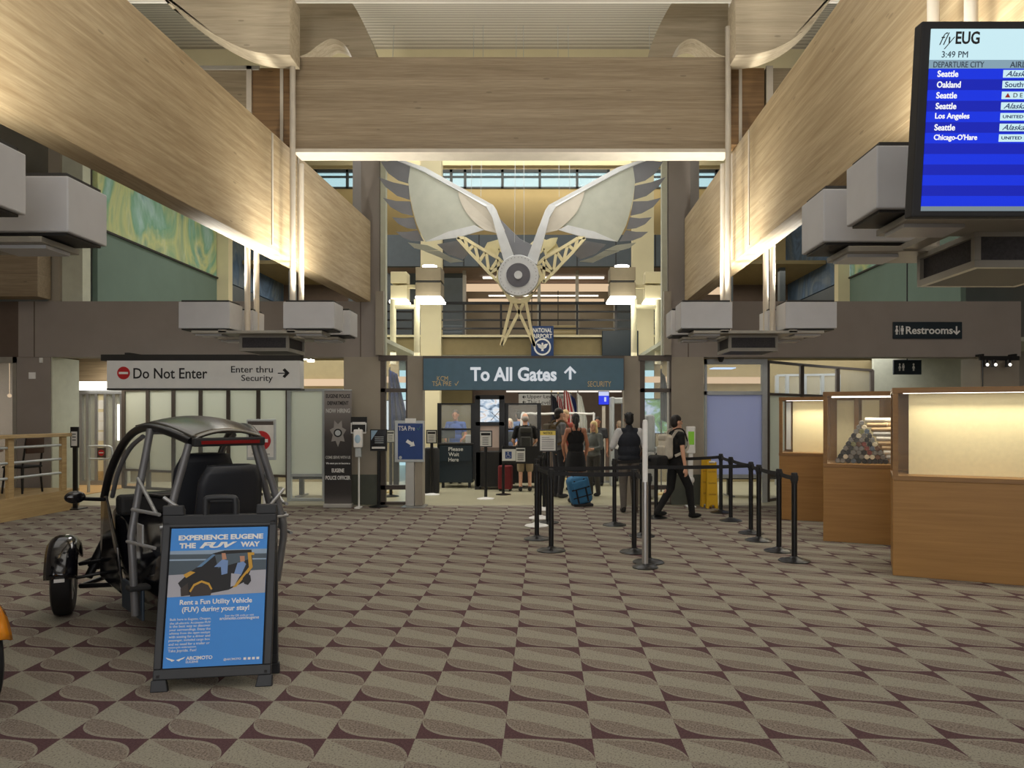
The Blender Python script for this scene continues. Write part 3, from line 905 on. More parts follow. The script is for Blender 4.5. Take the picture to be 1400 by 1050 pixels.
# ------------------------------------------------------------------ flight information screen
def fids():
    Y = 2.80
    t = thing('flight_screen', 'flight departures screen with blue rows hung from the ceiling', 'screen', (1.415, Y, 2.41))
    W, H = 1.23, .70
    M = Matrix.Rotation(R(6.5), 4, 'X')
    z0, z1 = .022, H - .018
    MB().box(-.012, W + .012, 0, .06, 0, H + .012).build('bezel', m['blackmat'], t, bevel=.006, M=M)
    e = lambda nm, c, s: emit(nm, rgb(*c), s)
    mats = [e('scr_white', (206, 240, 248), .95), e('scr_head', (150, 182, 200), .75), e('scr_blue', (4, 50, 238), .85), e('scr_blue_deep', (2, 30, 196), .8), e('scr_foot', (150, 168, 176), .6)]
    b = MB()
    hz = lambda py: z1 - (py - 42) / (288 - 42) * (z1 - z0)
    def row(a, c, mi):
        b.mi = mi; b.box(.022, W - .022, -.004, .002, hz(c), hz(a))
    row(42, 83, 0); row(83, 94.5, 1)
    for k in range(13): row(94.5 + 14.4 * k, 94.5 + 14.4 * (k + 1), 2 + k % 2)
    row(94.5 + 14.4 * 13, 288, 4)
    b.build('screen', mats, t, M=M)
    chip = mats[0]
    dark = m['ink']; wt = emit('scr_text', (1, 1, 1, 1), .95); grey = plain('scr_grey', rgb(70, 90, 110), .6)
    S = W / 430.0                                                    # about 430 px wide in the photograph
    def TX(px): return .022 + (px - 1268) * S
    def T(body, px, py, w, h, mat, bold=.0, shear=0.0, al='l'):
        text(body, mat, w * S, h * S * .98, t, M, (TX(px), -.006, hz(py)), bold=bold, align=al, shear=shear, ext=.001)
    T('fly', 1279, 58, 20, 21, dark, -.012, .5)
    T('EUG', 1300, 54, 31, 16, dark, .02)
    T('3:49 PM', 1283, 76, 34, 8, grey, .0)
    T('DEPARTURE CITY', 1273, 89.5, 66, 7.5, grey)
    T('AIRLINE', 1373, 89.5, 36, 7.5, grey)
    T('STATUS', 1480, 89.5, 36, 7.5, grey)
    for k, (c, a) in enumerate((('Seattle', 'Alaska'), ('Oakland', 'Southwest'), ('Seattle', 'DELTA'), ('Seattle', 'Alaska'), ('Los Angeles', 'UNITED'), ('Seattle', 'Alaska'), ("Chicago-O'Hare", 'UNITED'))):
        py = 101.7 + 14.4 * k
        ww = {'Seattle': 27, 'Oakland': 31, 'Los Angeles': 45}.get(c, 57)
        T(c, 1279, py, ww, 8.2 if 'g' not in c else 9.5, wt, .015)
        bb = MB(); bb.box(TX(1365), TX(1420), -.006, -.004, hz(py + 5), hz(py - 5)); bb.build('airline_plate', chip, t, M=M)
        if a == 'DELTA':
            q = MB(); q.poly([(TX(1369), -.007, hz(py + 3)), (TX(1376), -.007, hz(py + 3)), (TX(1372.5), -.007, hz(py - 3))], .001); q.build('red_triangle', m['red'], t, M=M)
            T('D E L T A', 1380, py, 34, 5.6, dark)
        elif a == 'UNITED':
            T('UNITED', 1368, py, 27, 4, m['navy'], .02)
            q = MB(); q.box(TX(1398), TX(1404), -.007, -.006, hz(py + 3), hz(py - 3)); q.build('square_mark', m['navy'], t, M=M)
        else:
            T(a, 1368, py, 30 if a == 'Alaska' else 44, 7, m['navy'], .01, .4 if a == 'Alaska' else 0)
    # mount: column to the ceiling behind the screen
    MB().box(W / 2 - .15, W / 2 + .15, .06, .1, .2, .5).build('bracket', m['black'], t, M=M)
    MB().tube((W / 2, .14, .3), (W / 2, .14, 6.88 - 2.41), .03).build('drop_pipe', m['black'], t, smooth=40)
fids()

# ------------------------------------------------------------------ far wall at floor level: sidelights, gate sign, glazing
def frame_bars(b, bars):
    for (x0, x1, z0, z1, y0, y1) in bars: b.box(x0, x1, y0, y1, z0, z1)
def sidelight(n, pa, pb, thick):
    Y = 13.5
    x0, x1 = PX(pa, Y), PX(pb, Y)
    w = struct(empty('window_%d' % n, (0, 0, 0)))
    b = MB()
    b.box(x0, x0 + .09, Y, Y + .12, 0, 2.75).box(x1 - .03, x1, Y, Y + .12, 0, 2.75)
    b.box(x0 - .03, x1, Y - .02, Y + .12, 2.66, 2.76).box(x0, x1, Y, Y + .12, 2.08, 2.15).box(x0, x1, Y, Y + .12, .28, .36).box(x0, x1, Y, Y + .12, 0, .05)
    b.build('window_frame', m['bronze'], w)
    box('pane', m['glass'], x0 + .09, x1 - .03, Y + .05, Y + .06, .36, 2.08, w)
    box('pane', m['glass'], x0 + .09, x1 - .03, Y + .05, Y + .06, 2.15, 2.66, w)
sidelight(4, 520, 557, 0)
sidelight(5, 875, 918, 0)
# gate sign
def gate_sign():
    Y = 13.32
    xa, xb = PX(579, Y), PX(852.5, Y)
    xc = (xa + xb) / 2
    t = thing('gate_sign', 'wide slate blue To All Gates sign over the opening', 'sign', (xc, Y, PZ(533, Y)))
    W = (xb - xa) / 2
    H = PZ(490, Y) - PZ(533, Y)
    box('cabinet', m['bronze'], -W - .02, W + .02, .03, .2, -.005, H + .05, t)
    box('face', m['signteal'], -W, W, 0, .03, 0, H, t)
    q = lambda px, py: (PX(px, Y) - xc, -.004, PZ(py, Y) - PZ(533, Y))
    k = Y / 1000
    text('To All Gates', m['letter'], 118 * k, 19.5 * k, t, at=q(702, 511.5), bold=.03)
    text('SECURITY', m['gold'], 32 * k, 7.5 * k, t, at=q(819.5, 525), bold=.0)
    text('KCM', m['gold'], 15 * k, 6.5 * k, t, at=q(605, 517.5))
    text('TSA PRE', m['gold'], 26 * k, 6.5 * k, t, at=q(604, 524.5))
    b = MB()
    p = lambda px, py: Vector(q(px, py))
    b.bar(p(622, 524), p(623.5, 527), .01, .012, (0, 1, 0)).bar(p(623.5, 527), p(627, 521), .01, .012, (0, 1, 0))
    b.build('check_mark', m['gold'], t)
    b = MB()
    b.poly([q(777.8, 519), q(781.2, 519), q(781.2, 506), q(786, 511), q(788, 509), q(779.5, 500.5), q(771, 509), q(773, 511), q(777.8, 506)], .006, (0, -1, 0))
    b.build('arrow', m['letter'], t)
gate_sign()

# Do Not Enter lightbox sign
def round_no_entry(par, c, r, y, nrm=-1):
    M = None
    MB().lathe([(.001, 0), (r, 0), (r, .004), (.001, .004)], (c[0], y - .004, c[1]), 36, 'y').build('red_disc', m['red'], par)
    box('white_bar', m['white'], c[0] - r * .72, c[0] + r * .72, y - .007, y - .004, c[1] - r * .17, c[1] + r * .17, par)
def dne_sign():
    Y = 13.0
    xa, xb = PX(146, Y), PX(410, Y)
    xc = (xa + xb) / 2; z0 = PZ(531, Y)
    t = thing('overhead_sign', 'silver Do Not Enter sign hung over the exit lane', 'sign', (xc, Y, z0))
    W, H = (xb - xa) / 2, PZ(493, Y) - z0
    box('cabinet', m['lightbox'], -W, W, 0, .22, 0, H, t, .004)
    box('edge_rail', m['boxdark'], -W, W + .01, -.008, .23, -.03, 0, t)
    box('top_rail', m['boxdark'], -W - .12, W, .02, .2, H, 2.735 - z0, t)
    for x in (-W + .3, W - .3): box('bracket', m['boxdark'], x - .04, x + .04, .1, .5, 2.735 - z0, 2.775 - z0, t)
    q = lambda px, py: (PX(px, Y) - xc, -.003, PZ(py, Y) - z0)
    k = Y / 1000
    p = q(169, 510)
    round_no_entry(t, (p[0], p[2]), 8.7 * k, 0)
    text('Do Not Enter', m['ink'], 101 * k, 14.5 * k, t, at=q(233, 510.5), bold=.01)
    text('Enter thru', m['ink'], 57 * k, 9 * k, t, at=q(373, 505), align='r', bold=.005)
    text('Security', m['ink'], 43 * k, 11 * k, t, at=q(373, 518), align='r', bold=.005)
    b = MB()
    b.poly([q(380, 510.8), q(391, 510.8), q(386.5, 506), q(389.5, 503.5), q(396, 510), q(389.5, 516.8), q(386.5, 514.5), q(391, 509.6), q(380, 509.6)], .004, (0, -1, 0))
    b.build('arrow', m['ink'], t)
dne_sign()

# restrooms signs
def pict(par, mat, x, z, h, skirt, y=0):
    b = MB()
    b.lathe([(.001, 0), (h * .12, 0), (h * .12, .004), (.001, .004)], (x, y - .004, z + h * .40), 14, 'y')
    if skirt: b.poly([(x - h * .06, y - .004, z + h * .26), (x + h * .06, y - .004, z + h * .26), (x + h * .2, y - .004, z - h * .15), (x - h * .2, y - .004, z - h * .15)], .004)
    else: b.box(x - h * .16, x + h * .16, y - .004, y, z - h * .12, z + h * .26)
    b.box(x - h * .1, x - h * .02, y - .004, y, z - h * .5, z - h * .12).box(x + h * .02, x + h * .1, y - .004, y, z - h * .5, z - h * .12)
    return b.build('person_pictogram', mat, par)
Y = 13.46
t = thing('restrooms_sign', 'dark Restrooms sign with white lettering on the taupe header', 'sign', (PX(1268.5, Y), Y, PZ(463, Y)))
w = PX(1315.5, Y) - PX(1268.5, Y); H = PZ(440, Y) - PZ(463, Y); k = Y / 1000
box('panel', m['signdark'], -w, w, 0, .035, 0, H, t, .004)
text('Restrooms', m['white'], 64 * k, 10.5 * k, t, at=(2 * k, -.002, H / 2), bold=.02)
pict(t, m['white'], -42.5 * k, H / 2, 12 * k, True); pict(t, m['white'], -35 * k, H / 2, 12 * k, False)
box('divider', m['white'], -39 * k, -38.4 * k, -.004, 0, H / 2 - 6 * k, H / 2 + 6 * k, t)
b = MB(); p = lambda px, py: (PX(px, Y) - PX(1268.5, Y), -.004, PZ(py, Y) - PZ(463, Y))
b.poly([p(1306.7, 446), p(1308.7, 446), p(1308.7, 454), p(1311.5, 451.5), p(1312.7, 453), p(1307.7, 458), p(1302.7, 453), p(1304, 451.5), p(1306.7, 454)], .003)
b.build('arrow', m['white'], t)
Y = 15.2
t = thing('restroom_pictogram_sign', 'small dark restroom pictogram sign under the right header', 'sign', (PX(1241, Y), Y, PZ(512, Y)))
w = PX(1260, Y) - PX(1241, Y); H = PZ(492, Y) - PZ(512, Y); k = Y / 1000
box('panel', m['signdark'], -w, w, 0, .05, 0, H, t, .004)
pict(t, m['white'], -11 * k, H / 2, 10 * k, True); pict(t, m['white'], -6 * k, H / 2, 10 * k, False); pict(t, m['white'], 8 * k, H / 2, 10 * k, True)
MB().tube((0, .025, H), (0, .025, 4.0), .015, 8).build('hanger', m['black'], t)

# ---- glazing left of the columns: frosted partition behind the exit sign
def partition(n, pts, zs, frost, frame, lower, name='window'):
    """pts: list of (px, Y) mullions; zs: (bottom of frosted, top)"""
    w = struct(empty('%s_%d' % (name, n), (0, 0, 0)))
    P = [(PX(p, Y), Y) for p, Y in pts]
    b = MB()
    for x, y in P: b.box(x - .035, x + .035, y - .05, y + .05, 0, zs[-1])
    for i in range(len(P) - 1):
        for z in zs:
            b.bar((P[i][0], P[i][1], z), (P[i + 1][0], P[i + 1][1], z), .07, .05)
    b.build('window_frame', frame, w)
    for i in range(len(P) - 1):
        a, c = P[i], P[i + 1]
        for k in range(len(zs) - 1):
            MB().bar((a[0] + .03, a[1], (zs[k] + zs[k + 1]) / 2), (c[0] - .03, c[1], (zs[k] + zs[k + 1]) / 2), .012, zs[k + 1] - zs[k] - .04).build('pane', (frost if k == lower else m['glass']), w)
    return w
partition(6, [(170, 16.6), (203, 16.3), (238, 16.0), (275, 15.7), (313, 15.4), (354, 15.1), (394, 14.8)], (.03, .42, 2.22), m['frost'], m['bronze'], 1)
partition(7, [(396, 14.1), (444, 14.1), (470, 14.1)], (.03, .50, 2.14), m['frost'], m['alum'], 1)
# ---- exit lane at the far left: warm wall, revolving door, gates
struct(box('wall_exit', m['glulam_x'], PX(104, 17.5), PX(172, 17.5), 17.6, 17.75, 2.18, 3.04))
struct(box('wall_exit_lower', m['greenwhite'], PX(104, 17.8), PX(172, 17.8), 17.9, 18.0, 0, 2.2))
struct(box('floor_exit', m['warmfloor'], PX(92, 17), PX(170, 16.6), 13.9, 17.6, 0, .012))
rd = thing('exit_door', 'tall glazed exit door with taped notices below the no entry sign', 'door', (PX(138, 17.3), 17.3, .012))
Q = lambda px: PX(px, 17.3) - PX(138, 17.3)
b = MB()
for a in (112, 121, 133, 145, 157, 167): b.box(Q(a) - .03, Q(a) + .03, -.05, .05, 0, 2.2)
b.box(Q(108), Q(169), -.06, .06, 2.14, 2.24).box(Q(108), Q(169), -.06, .06, .0, .1)
b.build('door_frame', m['steel'], rd)
for a, c in ((112, 121), (121, 133), (133, 145), (145, 157), (157, 167)):
    box('door_pane', m['glass'] if a not in (133,) else m['cream'], Q(a) + .03, Q(c) - .03, -.01, .01, .1, 2.14, rd)
for z in (1.9, 1.62, 1.4, 1.15):
    box('notice', m['whitepaper'], Q(135), Q(143), -.016, -.01, z - .11, z + .1, rd)
box('gap_glow', m['lamp_soft'], Q(161), Q(164.5), -.02, 0, 1.05, 1.9, rd)  # glowing plate on the door, brightness put into its material
box('kick_plate', m['railwood'], Q(134), Q(156), -.014, -.01, .1, .32, rd)
# low gates with no entry discs
for pa, pb, lb in ((121, 153, 'low steel rail gate with small no entry disc before the exit door'),):
    Yg = 15.6
    t = thing('barrier_gate', lb, 'gate', (PX((pa + pb) / 2, Yg), Yg, .012))
    w = (PX(pb, Yg) - PX(pa, Yg)) / 2
    MB().sweep(curve([(-w, 0, .98), (w * .7, 0, .98), (w, 0, .9), (w, 0, .79), (w * .7, 0, .71), (-w, 0, .71)], 5), .022, 10).build('rail', m['alum'], t, smooth=60)
    MB().tube((-w, 0, 0), (-w, 0, 1.0), .03).build('post', m['alum'], t, smooth=60)
    box('sign_plate', m['bronze'], -.09 + .05, .09 + .05, -.045, -.025, .74, .95, t)
    round_no_entry(t, (.05, .845), .065, -.045)
tag(MB().box(PX(152, 17.25), PX(158, 17.25), 17.25, 17.35, 2.252, 2.35).build('exit_lamp', emit('red_exit', (1, .12, .08, 1), .8)), 'small red illuminated sign above the exit door', 'exit sign')
tag(MB().box(PX(106, 17), PX(170, 17), 17.0, 17.1, 2.24, 2.44).build('ceiling_light', m['lamp_soft']), 'bright lamp strip over the exit door', 'ceiling light')
# ---- wall, switch and dark cafe window
t = tag(MB().box(PX(39, 13.5), PX(48, 13.5), 13.5, 13.52, PZ(518, 13.5), PZ(509, 13.5)).build('wall_switch', m['white'], bevel=.004), 'white square switch plate on the taupe column', 'switch')
tag(MB().box(PX(54, 13.5), PX(58, 13.5), 13.49, 13.52, PZ(496, 13.5), PZ(489, 13.5)).build('wall_sensor', m['whitepaper'], bevel=.004), 'small white sensor high on the taupe column', 'sensor')
w = struct(empty('window_8', (0, 0, 0)))
MB().box(-11.9, PX(22, 13.5), 13.5, 13.6, 2.62, 2.73).box(PX(17, 13.5), PX(22, 13.5), 13.5, 13.6, .0, 2.73).build('window_frame', m['framegrey'], w)
box('pane', m['glass'], -11.9, PX(17, 13.5), 13.55, 13.56, 0, 2.62, w)
struct(box('wall_cafe', plain('cafe_brown', rgb(70, 46, 30), .8), -12, PX(66, 17), 17.0, 17.1, 0, 3.04))
tag(MB().ell((PX(13, 15.5), 15.5, PZ(541, 15.5)), (.04, .04, .04)).tube((PX(13, 15.5), 15.5, PZ(541, 15.5)), (PX(13, 15.5), 15.5, 3.1), .006, 6).build('pendant_lamp', m['lamp_warm']), 'tiny glowing pendant lamp inside the dark cafe', 'lamp')

# ---- ceilings at floor level behind the wall
struct(box('ceiling', m['greenwhite'], -12, PX(520, 13.6), 13.9, 18.0, 3.06, 3.14))
struct(box('ceiling', m['greenwhite'], PX(915, 13.6), 10.5, 13.9, 18.0, 3.06, 3.14))
struct(box('wall_back_left', m['tanwall'], -12, PX(545, 18.2), 18.2, 18.3, 0, 3.14))
struct(box('wall_back_right', m['tanwall'], PX(895, 18.2), 10.5, 18.2, 18.3, 0, 3.14))
def lens_strip(label, pa, pb, py, Y, h):
    return tag(box('cove_light', m['lamp_warm'], PX(pa, Y), PX(pb, Y), Y - .05, Y, PZ(py, Y) - h / 2, PZ(py, Y) + h / 2), label, 'cove light', 'peach cove lights beyond the glazing')
lens_strip('peach cove light beyond the glass above the police banner', 408, 475, 523, 18.1, .17)
lens_strip('peach cove light beyond the left sidelight', 520, 560, 519, 18.1, .15)
lens_strip('peach cove light beyond the right sidelight', 875, 920, 519, 18.1, .15)
lens_strip('peach cove light above the blue frosted pane', 925, 1050, 520, 18.1, .16)
for px, py, lb in ((415, 492, 'left of two small round downlights beside the exit sign'), (425, 495, 'right of two small round downlights beside the exit sign')):
    tag(MB().lathe([(.001, 0), (.07, 0), (.07, .05), (.01, .05), (.01, 3.06 - PZ(py, 14.3)), (.001, 3.06 - PZ(py, 14.3))], (PX(px, 14.3), 14.3, PZ(py, 14.3)), 18).build('downlight', m['lamp_soft']), lb, 'downlight', 'downlights beside the exit sign')

# ---- glazing right of the columns
def right_glass():
    Y = 13.9
    w = struct(empty('window_9', (0, 0, 0)))
    b = MB()
    xa, xb, xc = PX(963, Y), PX(1041, Y), PX(1048, Y)
    b.box(xb, xc, Y - .06, Y + .06, 0, 2.72).box(xa, xc, Y - .05, Y + .05, 2.62, 2.72).box(xa, xb, Y - .05, Y + .05, 2.04, 2.11).box(xa, xb, Y - .05, Y + .05, .46, .53).box(xa, xa + .04, Y - .05, Y + .05, 0, 2.72)
    b.build('window_frame', m['alum'], w)
    box('pane', m['frostblue'], xa + .04, xb, Y - .01, Y + .01, .53, 2.04, w)
    box('pane', m['glass'], xa + .04, xb, Y - .006, Y + .006, 2.11, 2.62, w)
right_glass()
partition(10, [(1049, 14.0), (1096, 14.9), (1145, 15.8), (1192, 16.7)], (.03, .5, 2.06, 2.68), m['frost'], m['bronze'], 1)
partition(11, [(1062, 17.4), (1076, 17.3), (1100, 17.2), (1124, 17.1), (1146, 17.0)], (2.06, 2.6), m['glass'], m['alum'], 9)
struct(box('wall_restroom', m['greenwhite'], PX(1192, 17), 10.4, 16.9, 17.0, 0, 3.06))
struct(box('trim_11', m['glulam_dark'], PX(1196, 16.8), PX(1345, 16.8), 16.8, 16.9, PZ(556, 16.8), PZ(551, 16.8)))
# dome camera under the header, small blue ceiling panel
tag(MB().lathe([(.001, 0), (.03, .005), (.05, .04), (.06, .09), (.001, .09)], (PX(986, 13.56), 13.58, 2.64), 16).build('dome_camera', m['blackmat'], smooth=True), 'small black dome camera under the right header', 'camera')
tag(MB().box(PX(970, 17), PX(1000, 17), 16.6, 17, PZ(505, 17), PZ(505, 17) + .02).build('ceiling_light', emit('blue_panel', rgb(190, 215, 250), 1.3)), 'small bluish ceiling light behind the right glazing', 'ceiling light')
# track lights at the far right
t = thing('track_light', 'black track with three small spotlights under the right header', 'track light', (PX(1366, 13.3), 13.3, 2.55))
box('track', m['black'], -.36, .36, -.02, .02, .1, .18, t)
for x in (-.3, .3): box('bracket', m['black'], x - .015, x + .015, -.02, .2, .18, .22, t)
for k, x in enumerate((-.25, -.1, .16)):
    o = MB().lathe([(.02, 0), (.05, 0), (.045, .13), (.02, .13)], (x, 0, -.02), 14, M=None).build('spot_head', m['black'], t, smooth=40)
    MB().ell((x + .01, -.045, .02), (.028, .02, .028)).build('bulb', m['lamp_soft'], o)
MB().tube((-.3, 0, -.5), (-.3, 0, .1), .012, 8).build('hanger', m['black'], t)

# ------------------------------------------------------------------ three-wheeled open vehicles
m['tube'] = plain('cage_tube_grey', rgb(112, 112, 114), .4, .3)
m['tube_bright'] = plain('cage_tube_silver', rgb(176, 178, 180), .35, .6)
m['seat'] = plain('seat_vinyl', (.012, .014, .02, 1), .5)
m['orange'] = plain('orange_gloss', rgb(224, 140, 24), .2, .1, spec=.7)
m['brake'] = plain('brake_lens_red', rgb(120, 16, 16), .3)
m['bluegrey'] = plain('battery_cover', rgb(34, 48, 62), .5)
m['windscreen'] = glass('windscreen', (.7, .78, .76, 1), .15)


def vehicle(label, loc, rz, paint):
    t = thing('three_wheeler', label, 'vehicle', loc, rz)
    def wheel(name, x, y, r, w, steer, par=t):
        M = Matrix.Translation((x, y, r)) @ Matrix.Rotation(steer, 4, 'Z')
        prof = [(r * .62, -w * .42), (r * .86, -w * .5), (r * .97, -w * .40), (r, -w * .2), (r, w * .2), (r * .97, w * .40), (r * .86, w * .5), (r * .62, w * .42), (r * .62, -w * .42)]
        b = MB()
        b.lathe(prof, (0, 0, 0), 40, 'x')
        o = b.build(name, m['rubber'], par, smooth=40, M=M)
        b = MB()
        b.lathe([(r * .5, -w * .36), (r * .64, -w * .4), (r * .64, w * .4), (r * .5, w * .36), (r * .5, -w * .36)], (0, 0, 0), 36, 'x')
        for k in range(7):
            a = 2 * PI * k / 7
            for s in (-1, 1):
                b.bar((s * w * .3, .03 * math.cos(a), .03 * math.sin(a)), (s * w * .34, r * .56 * math.cos(a), r * .56 * math.sin(a)), .035, .025, (1, 0, 0))
        b.lathe([(.001, -w * .42), (.05, -w * .42), (.05, w * .42), (.001, w * .42)], (0, 0, 0), 16, 'x')
        b.build('rim', m['steel'], o, smooth=40, M=M)
        MB().lathe([(.001, -.012), (.11, -.012), (.11, .012), (.001, .012)], (w * .1, 0, 0), 24, 'x').build('brake_disc', m['steel'], o, M=M)
        return o, M
    def fender(x, y, r, w, steer, a0, a1, mat):
        M = Matrix.Translation((x, y, r)) @ Matrix.Rotation(steer, 4, 'Z')
        R1 = r + .045
        def fn(u, v):
            a = R(a0 + (a1 - a0) * u)
            q = (v - .5) * 2
            rr = R1 - .07 * abs(q) ** 3
            return Vector((q * (w * .5 + .035), rr * math.cos(a), rr * math.sin(a)))
        o = MB().grid(fn, 20, 8).build('fender', mat, t, smooth=True, M=M, solid=.012)
        return o
    for s in (-1, 1):
        st = R(-15)
        wheel('wheel', s * .67, 2.03, .305, .15, st)
        f = fender(s * .67, 2.03, .305, .15, st, 25, 172, paint)
        M = Matrix.Translation((s * .67, 2.03, .305)) @ Matrix.Rotation(st, 4, 'Z')
        box('marker_lamp', m['white'], -.035, .035, -.37, -.352, .03, .055, f, M=M)
        b = MB()
        for (p, q, rr) in (((s * .56, 2.0, .22), (s * .28, 2.22, .24), .02), ((s * .56, 2.0, .22), (s * .28, 1.72, .24), .02), ((s * .56, 2.03, .40), (s * .28, 2.2, .46), .016), ((s * .56, 2.03, .40), (s * .28, 1.76, .46), .016)):
            b.tube(p, q, rr, 10)
        b.build('suspension_arm', m['black'], t, smooth=50)
        b = MB(); b.tube((s * .50, 2.02, .28), (s * .30, 1.98, .74), .034, 12); b.tube((s * .46, 2.02, .36), (s * .34, 1.99, .64), .05, 12)
        b.build('shock_absorber', m['black'], t, smooth=50)
        MB().tube((s * .6, 1.96, .30), (s * .25, 1.9, .34), .014, 8).build('steering_rod', m['black'], t)
    wheel('wheel', 0, 0, .30, .15, 0)
    fender(0, 0, .30, .17, 0, -5, 165, paint)
    b = MB()
    for s in (-1, 1): b.bar((s * .11, 0, .3), (s * .14, .5, .34), .03, .06)
    b.build('swing_arm', m['black'], t)
    # tub
    st = [(.20, .20, .27, .40, .80), (.32, .30, .36, .24, .82), (.60, .34, .40, .19, .70), (.95, .35, .42, .18, .52), (1.30, .35, .43, .18, .60), (1.55, .34, .43, .19, .92), (1.78, .32, .40, .21, 1.0), (2.05, .27, .34, .26, .93), (2.30, .20, .26, .32, .78), (2.52, .10, .14, .40, .60)]
    b = MB()
    rings = []
    for (y, wb, wt, zb, zt) in st:
        n = 14; ring = []
        for k in range(n):
            a = 2 * PI * k / n
            cx, cz = math.cos(a), math.sin(a)
            q = .55
            sx = math.copysign(abs(cx) ** q, cx); sz = math.copysign(abs(cz) ** q, cz)
            w = wb + (wt - wb) * (sz + 1) / 2
            ring.append(b.bm.verts.new((w * sx, y, (zb + zt) / 2 + (zt - zb) / 2 * sz)))
        rings.append(ring)
    for i in range(len(rings) - 1):
        for k in range(14): b._f([rings[i][k], rings[i][(k + 1) % 14], rings[i + 1][(k + 1) % 14], rings[i + 1][k]])
    b._f(rings[0][::-1]); b._f(rings[-1])
    b.build('tub', m['gloss'], t, smooth=60)
    for s in (-1, 1):
        MB().poly([(s * .44, .55, .2), (s * .44, 1.1, .2), (s * .44, 1.1, .42), (s * .44, .55, .42)], .02, (s, 0, 0)).build('battery_cover', m['bluegrey'], t, bevel=.01)
        MB().poly([(s * .40, 1.25, .25), (s * .42, 1.9, .3), (s * .42, 1.86, .98), (s * .44, 1.62, 1.0), (s * .43, 1.3, .62)], .02, (s, 0, 0)).build('side_panel', paint, t, bevel=.01)
    box('dash', m['blackmat'], -.38, .38, 1.48, 1.66, .84, 1.0, t, .03)
    MB().sweep([(-.26, 1.36, 1.02), (-.1, 1.42, .98), (.1, 1.42, .98), (.26, 1.36, 1.02)], .018, 8).build('handlebar', m['black'], t, smooth=60)
    box('rear_box', m['blackmat'], -.22, .22, .12, .44, .42, .80, t, .03)
    # cage
    for s in (-1, 1):
        A = curve([(s * .43, 1.80, .96), (s * .42, 1.62, 1.20), (s * .39, 1.34, 1.43), (s * .36, 1.02, 1.545), (s * .32, .62, 1.55), (s * .232, .22, 1.47)], 6)
        MB().sweep(A, .030, 12).build('roof_rail', m['black'], t, smooth=60)
        A = curve([(s * .39, 1.70, .98), (s * .385, 1.52, 1.2), (s * .36, 1.28, 1.39), (s * .34, 1.0, 1.49)], 6)
        MB().sweep(A, .018, 10).build('inner_rail', m['tube'], t, smooth=60)
        MB().sweep([(s * .245, .24, 1.45), (s * .34, .22, 1.12), (s * .41, .20, .84), (s * .41, .20, .74), (s * .36, .2, .42)], .026, 12).build('rear_tube', m['tube'], t, smooth=60)
        MB().sweep([(s * .36, .72, 1.55), (s * .45, .66, 1.12), (s * .51, .62, .80), (s * .505, .60, .62), (s * .49, .60, .24)], .026, 12).build('door_tube', m['tube'], t, smooth=60)
        MB().tube((s * .50, .63, .985), (s * .44, .21, .985), .013, 8).build('cross_tube', m['tube_bright'], t, smooth=60)
        MB().tube((s * .455, .67, 1.20), (s * .44, .28, .985), .013, 8).build('brace_tube', m['tube_bright'], t, smooth=60)
        MB().sweep([(s * .415, .21, 1.10), (s * .30, .16, 1.0), (s * .30, .16, .90), (s * .44, .2, .90)], .013, 8).build('hip_tube', m['tube_bright'], t, smooth=60)
        MB().tube((s * .535, .62, .765), (s * .47, .2, .765), .012, 8).build('cross_tube', m['tube_bright'], t, smooth=60)
        box('latch_plate', m['tube_bright'], s * .50 - .006, s * .50 + .006, .36, .50, .775, .905, t, .004)
        o = MB().ell((s * .66, 1.66, 1.0), (.075, .035, .05)).build('mirror', m['gloss'], t, smooth=True)
        MB().tube((s * .43, 1.7, .96), (s * .62, 1.67, .985), .016, 8).build('mirror_stalk', m['black'], o, smooth=60)
        box('foot_rest', m['blackmat'], s * .47 - .07, s * .47 + .07, .54, .66, .42, .45, t, .01)
    MB().tube((-.36, .72, 1.53), (.36, .72, 1.53), .02, 10).build('roof_bow', m['tube'], t, smooth=60)
    # roof and windscreen
    def roof(u, v):
        y = .16 + 1.0 * u; q = (v - .5) * 2
        hw = .235 + .115 * u
        z = 1.485 + .10 * math.sin(min(1, u * 1.25) * PI / 2) - .02 * max(0, u - .8) * 5
        return Vector((hw * q, y, z + .055 * (1 - q * q)))
    MB().grid(roof, 14, 12).build('roof_panel', plain('roof_gloss', (.16, .155, .14, 1), .2, .85), t, smooth=True, solid=.018)
    b = MB(); b.box(-.245, .245, .13, .19, 1.435, 1.495); b.build('rear_visor', m['blackmat'], t, bevel=.01)
    box('brake_light', m['brake'], -.20, .20, .118, .13, 1.452, 1.475, t)
    def ws(u, v):
        q = (v - .5) * 2
        P = curve([(.95, 1.80), (1.20, 1.64), (1.43, 1.36), (1.55, 1.06)], 4)
        z, y = P[min(len(P) - 1, int(round(u * (len(P) - 1))))]
        return Vector((q * (.42 - .05 * u), y + .05 * (1 - q * q), z))
    MB().grid(ws, 12, 8).build('windscreen', m['windscreen'], t, smooth=True, solid=.006)
    for y0, h in ((.98, 1.36), (.44, 1.30)):
        st_ = thing('seat', '', '')
        for k in ('label', 'category'): del st_[k]
        st_.parent = t; st_.location = (0, y0, 0)
        def back(u, v):
            q = (v - .5) * 2
            z = .55 + (h - .55) * u
            w = (.225 - .02 * u) * (1 if u < .85 else 1 - (u - .85) * 1.6)
            return Vector((q * w, -.17 - .16 * u + .03 * q * q, z))
        MB().grid(back, 14, 8).build('seat_back', m['seat'], st_, smooth=True, solid=.09)
        box('seat_cushion', m['seat'], -.22, .22, -.15, .3, .48, .60, st_, .04)
        MB().sweep([(-.2, -.16, .72), (-.1, .02, .66), (.1, .02, .66), (.2, -.16, .72)], .012, 6).build('lap_belt', m['belt'], st_)
    return t
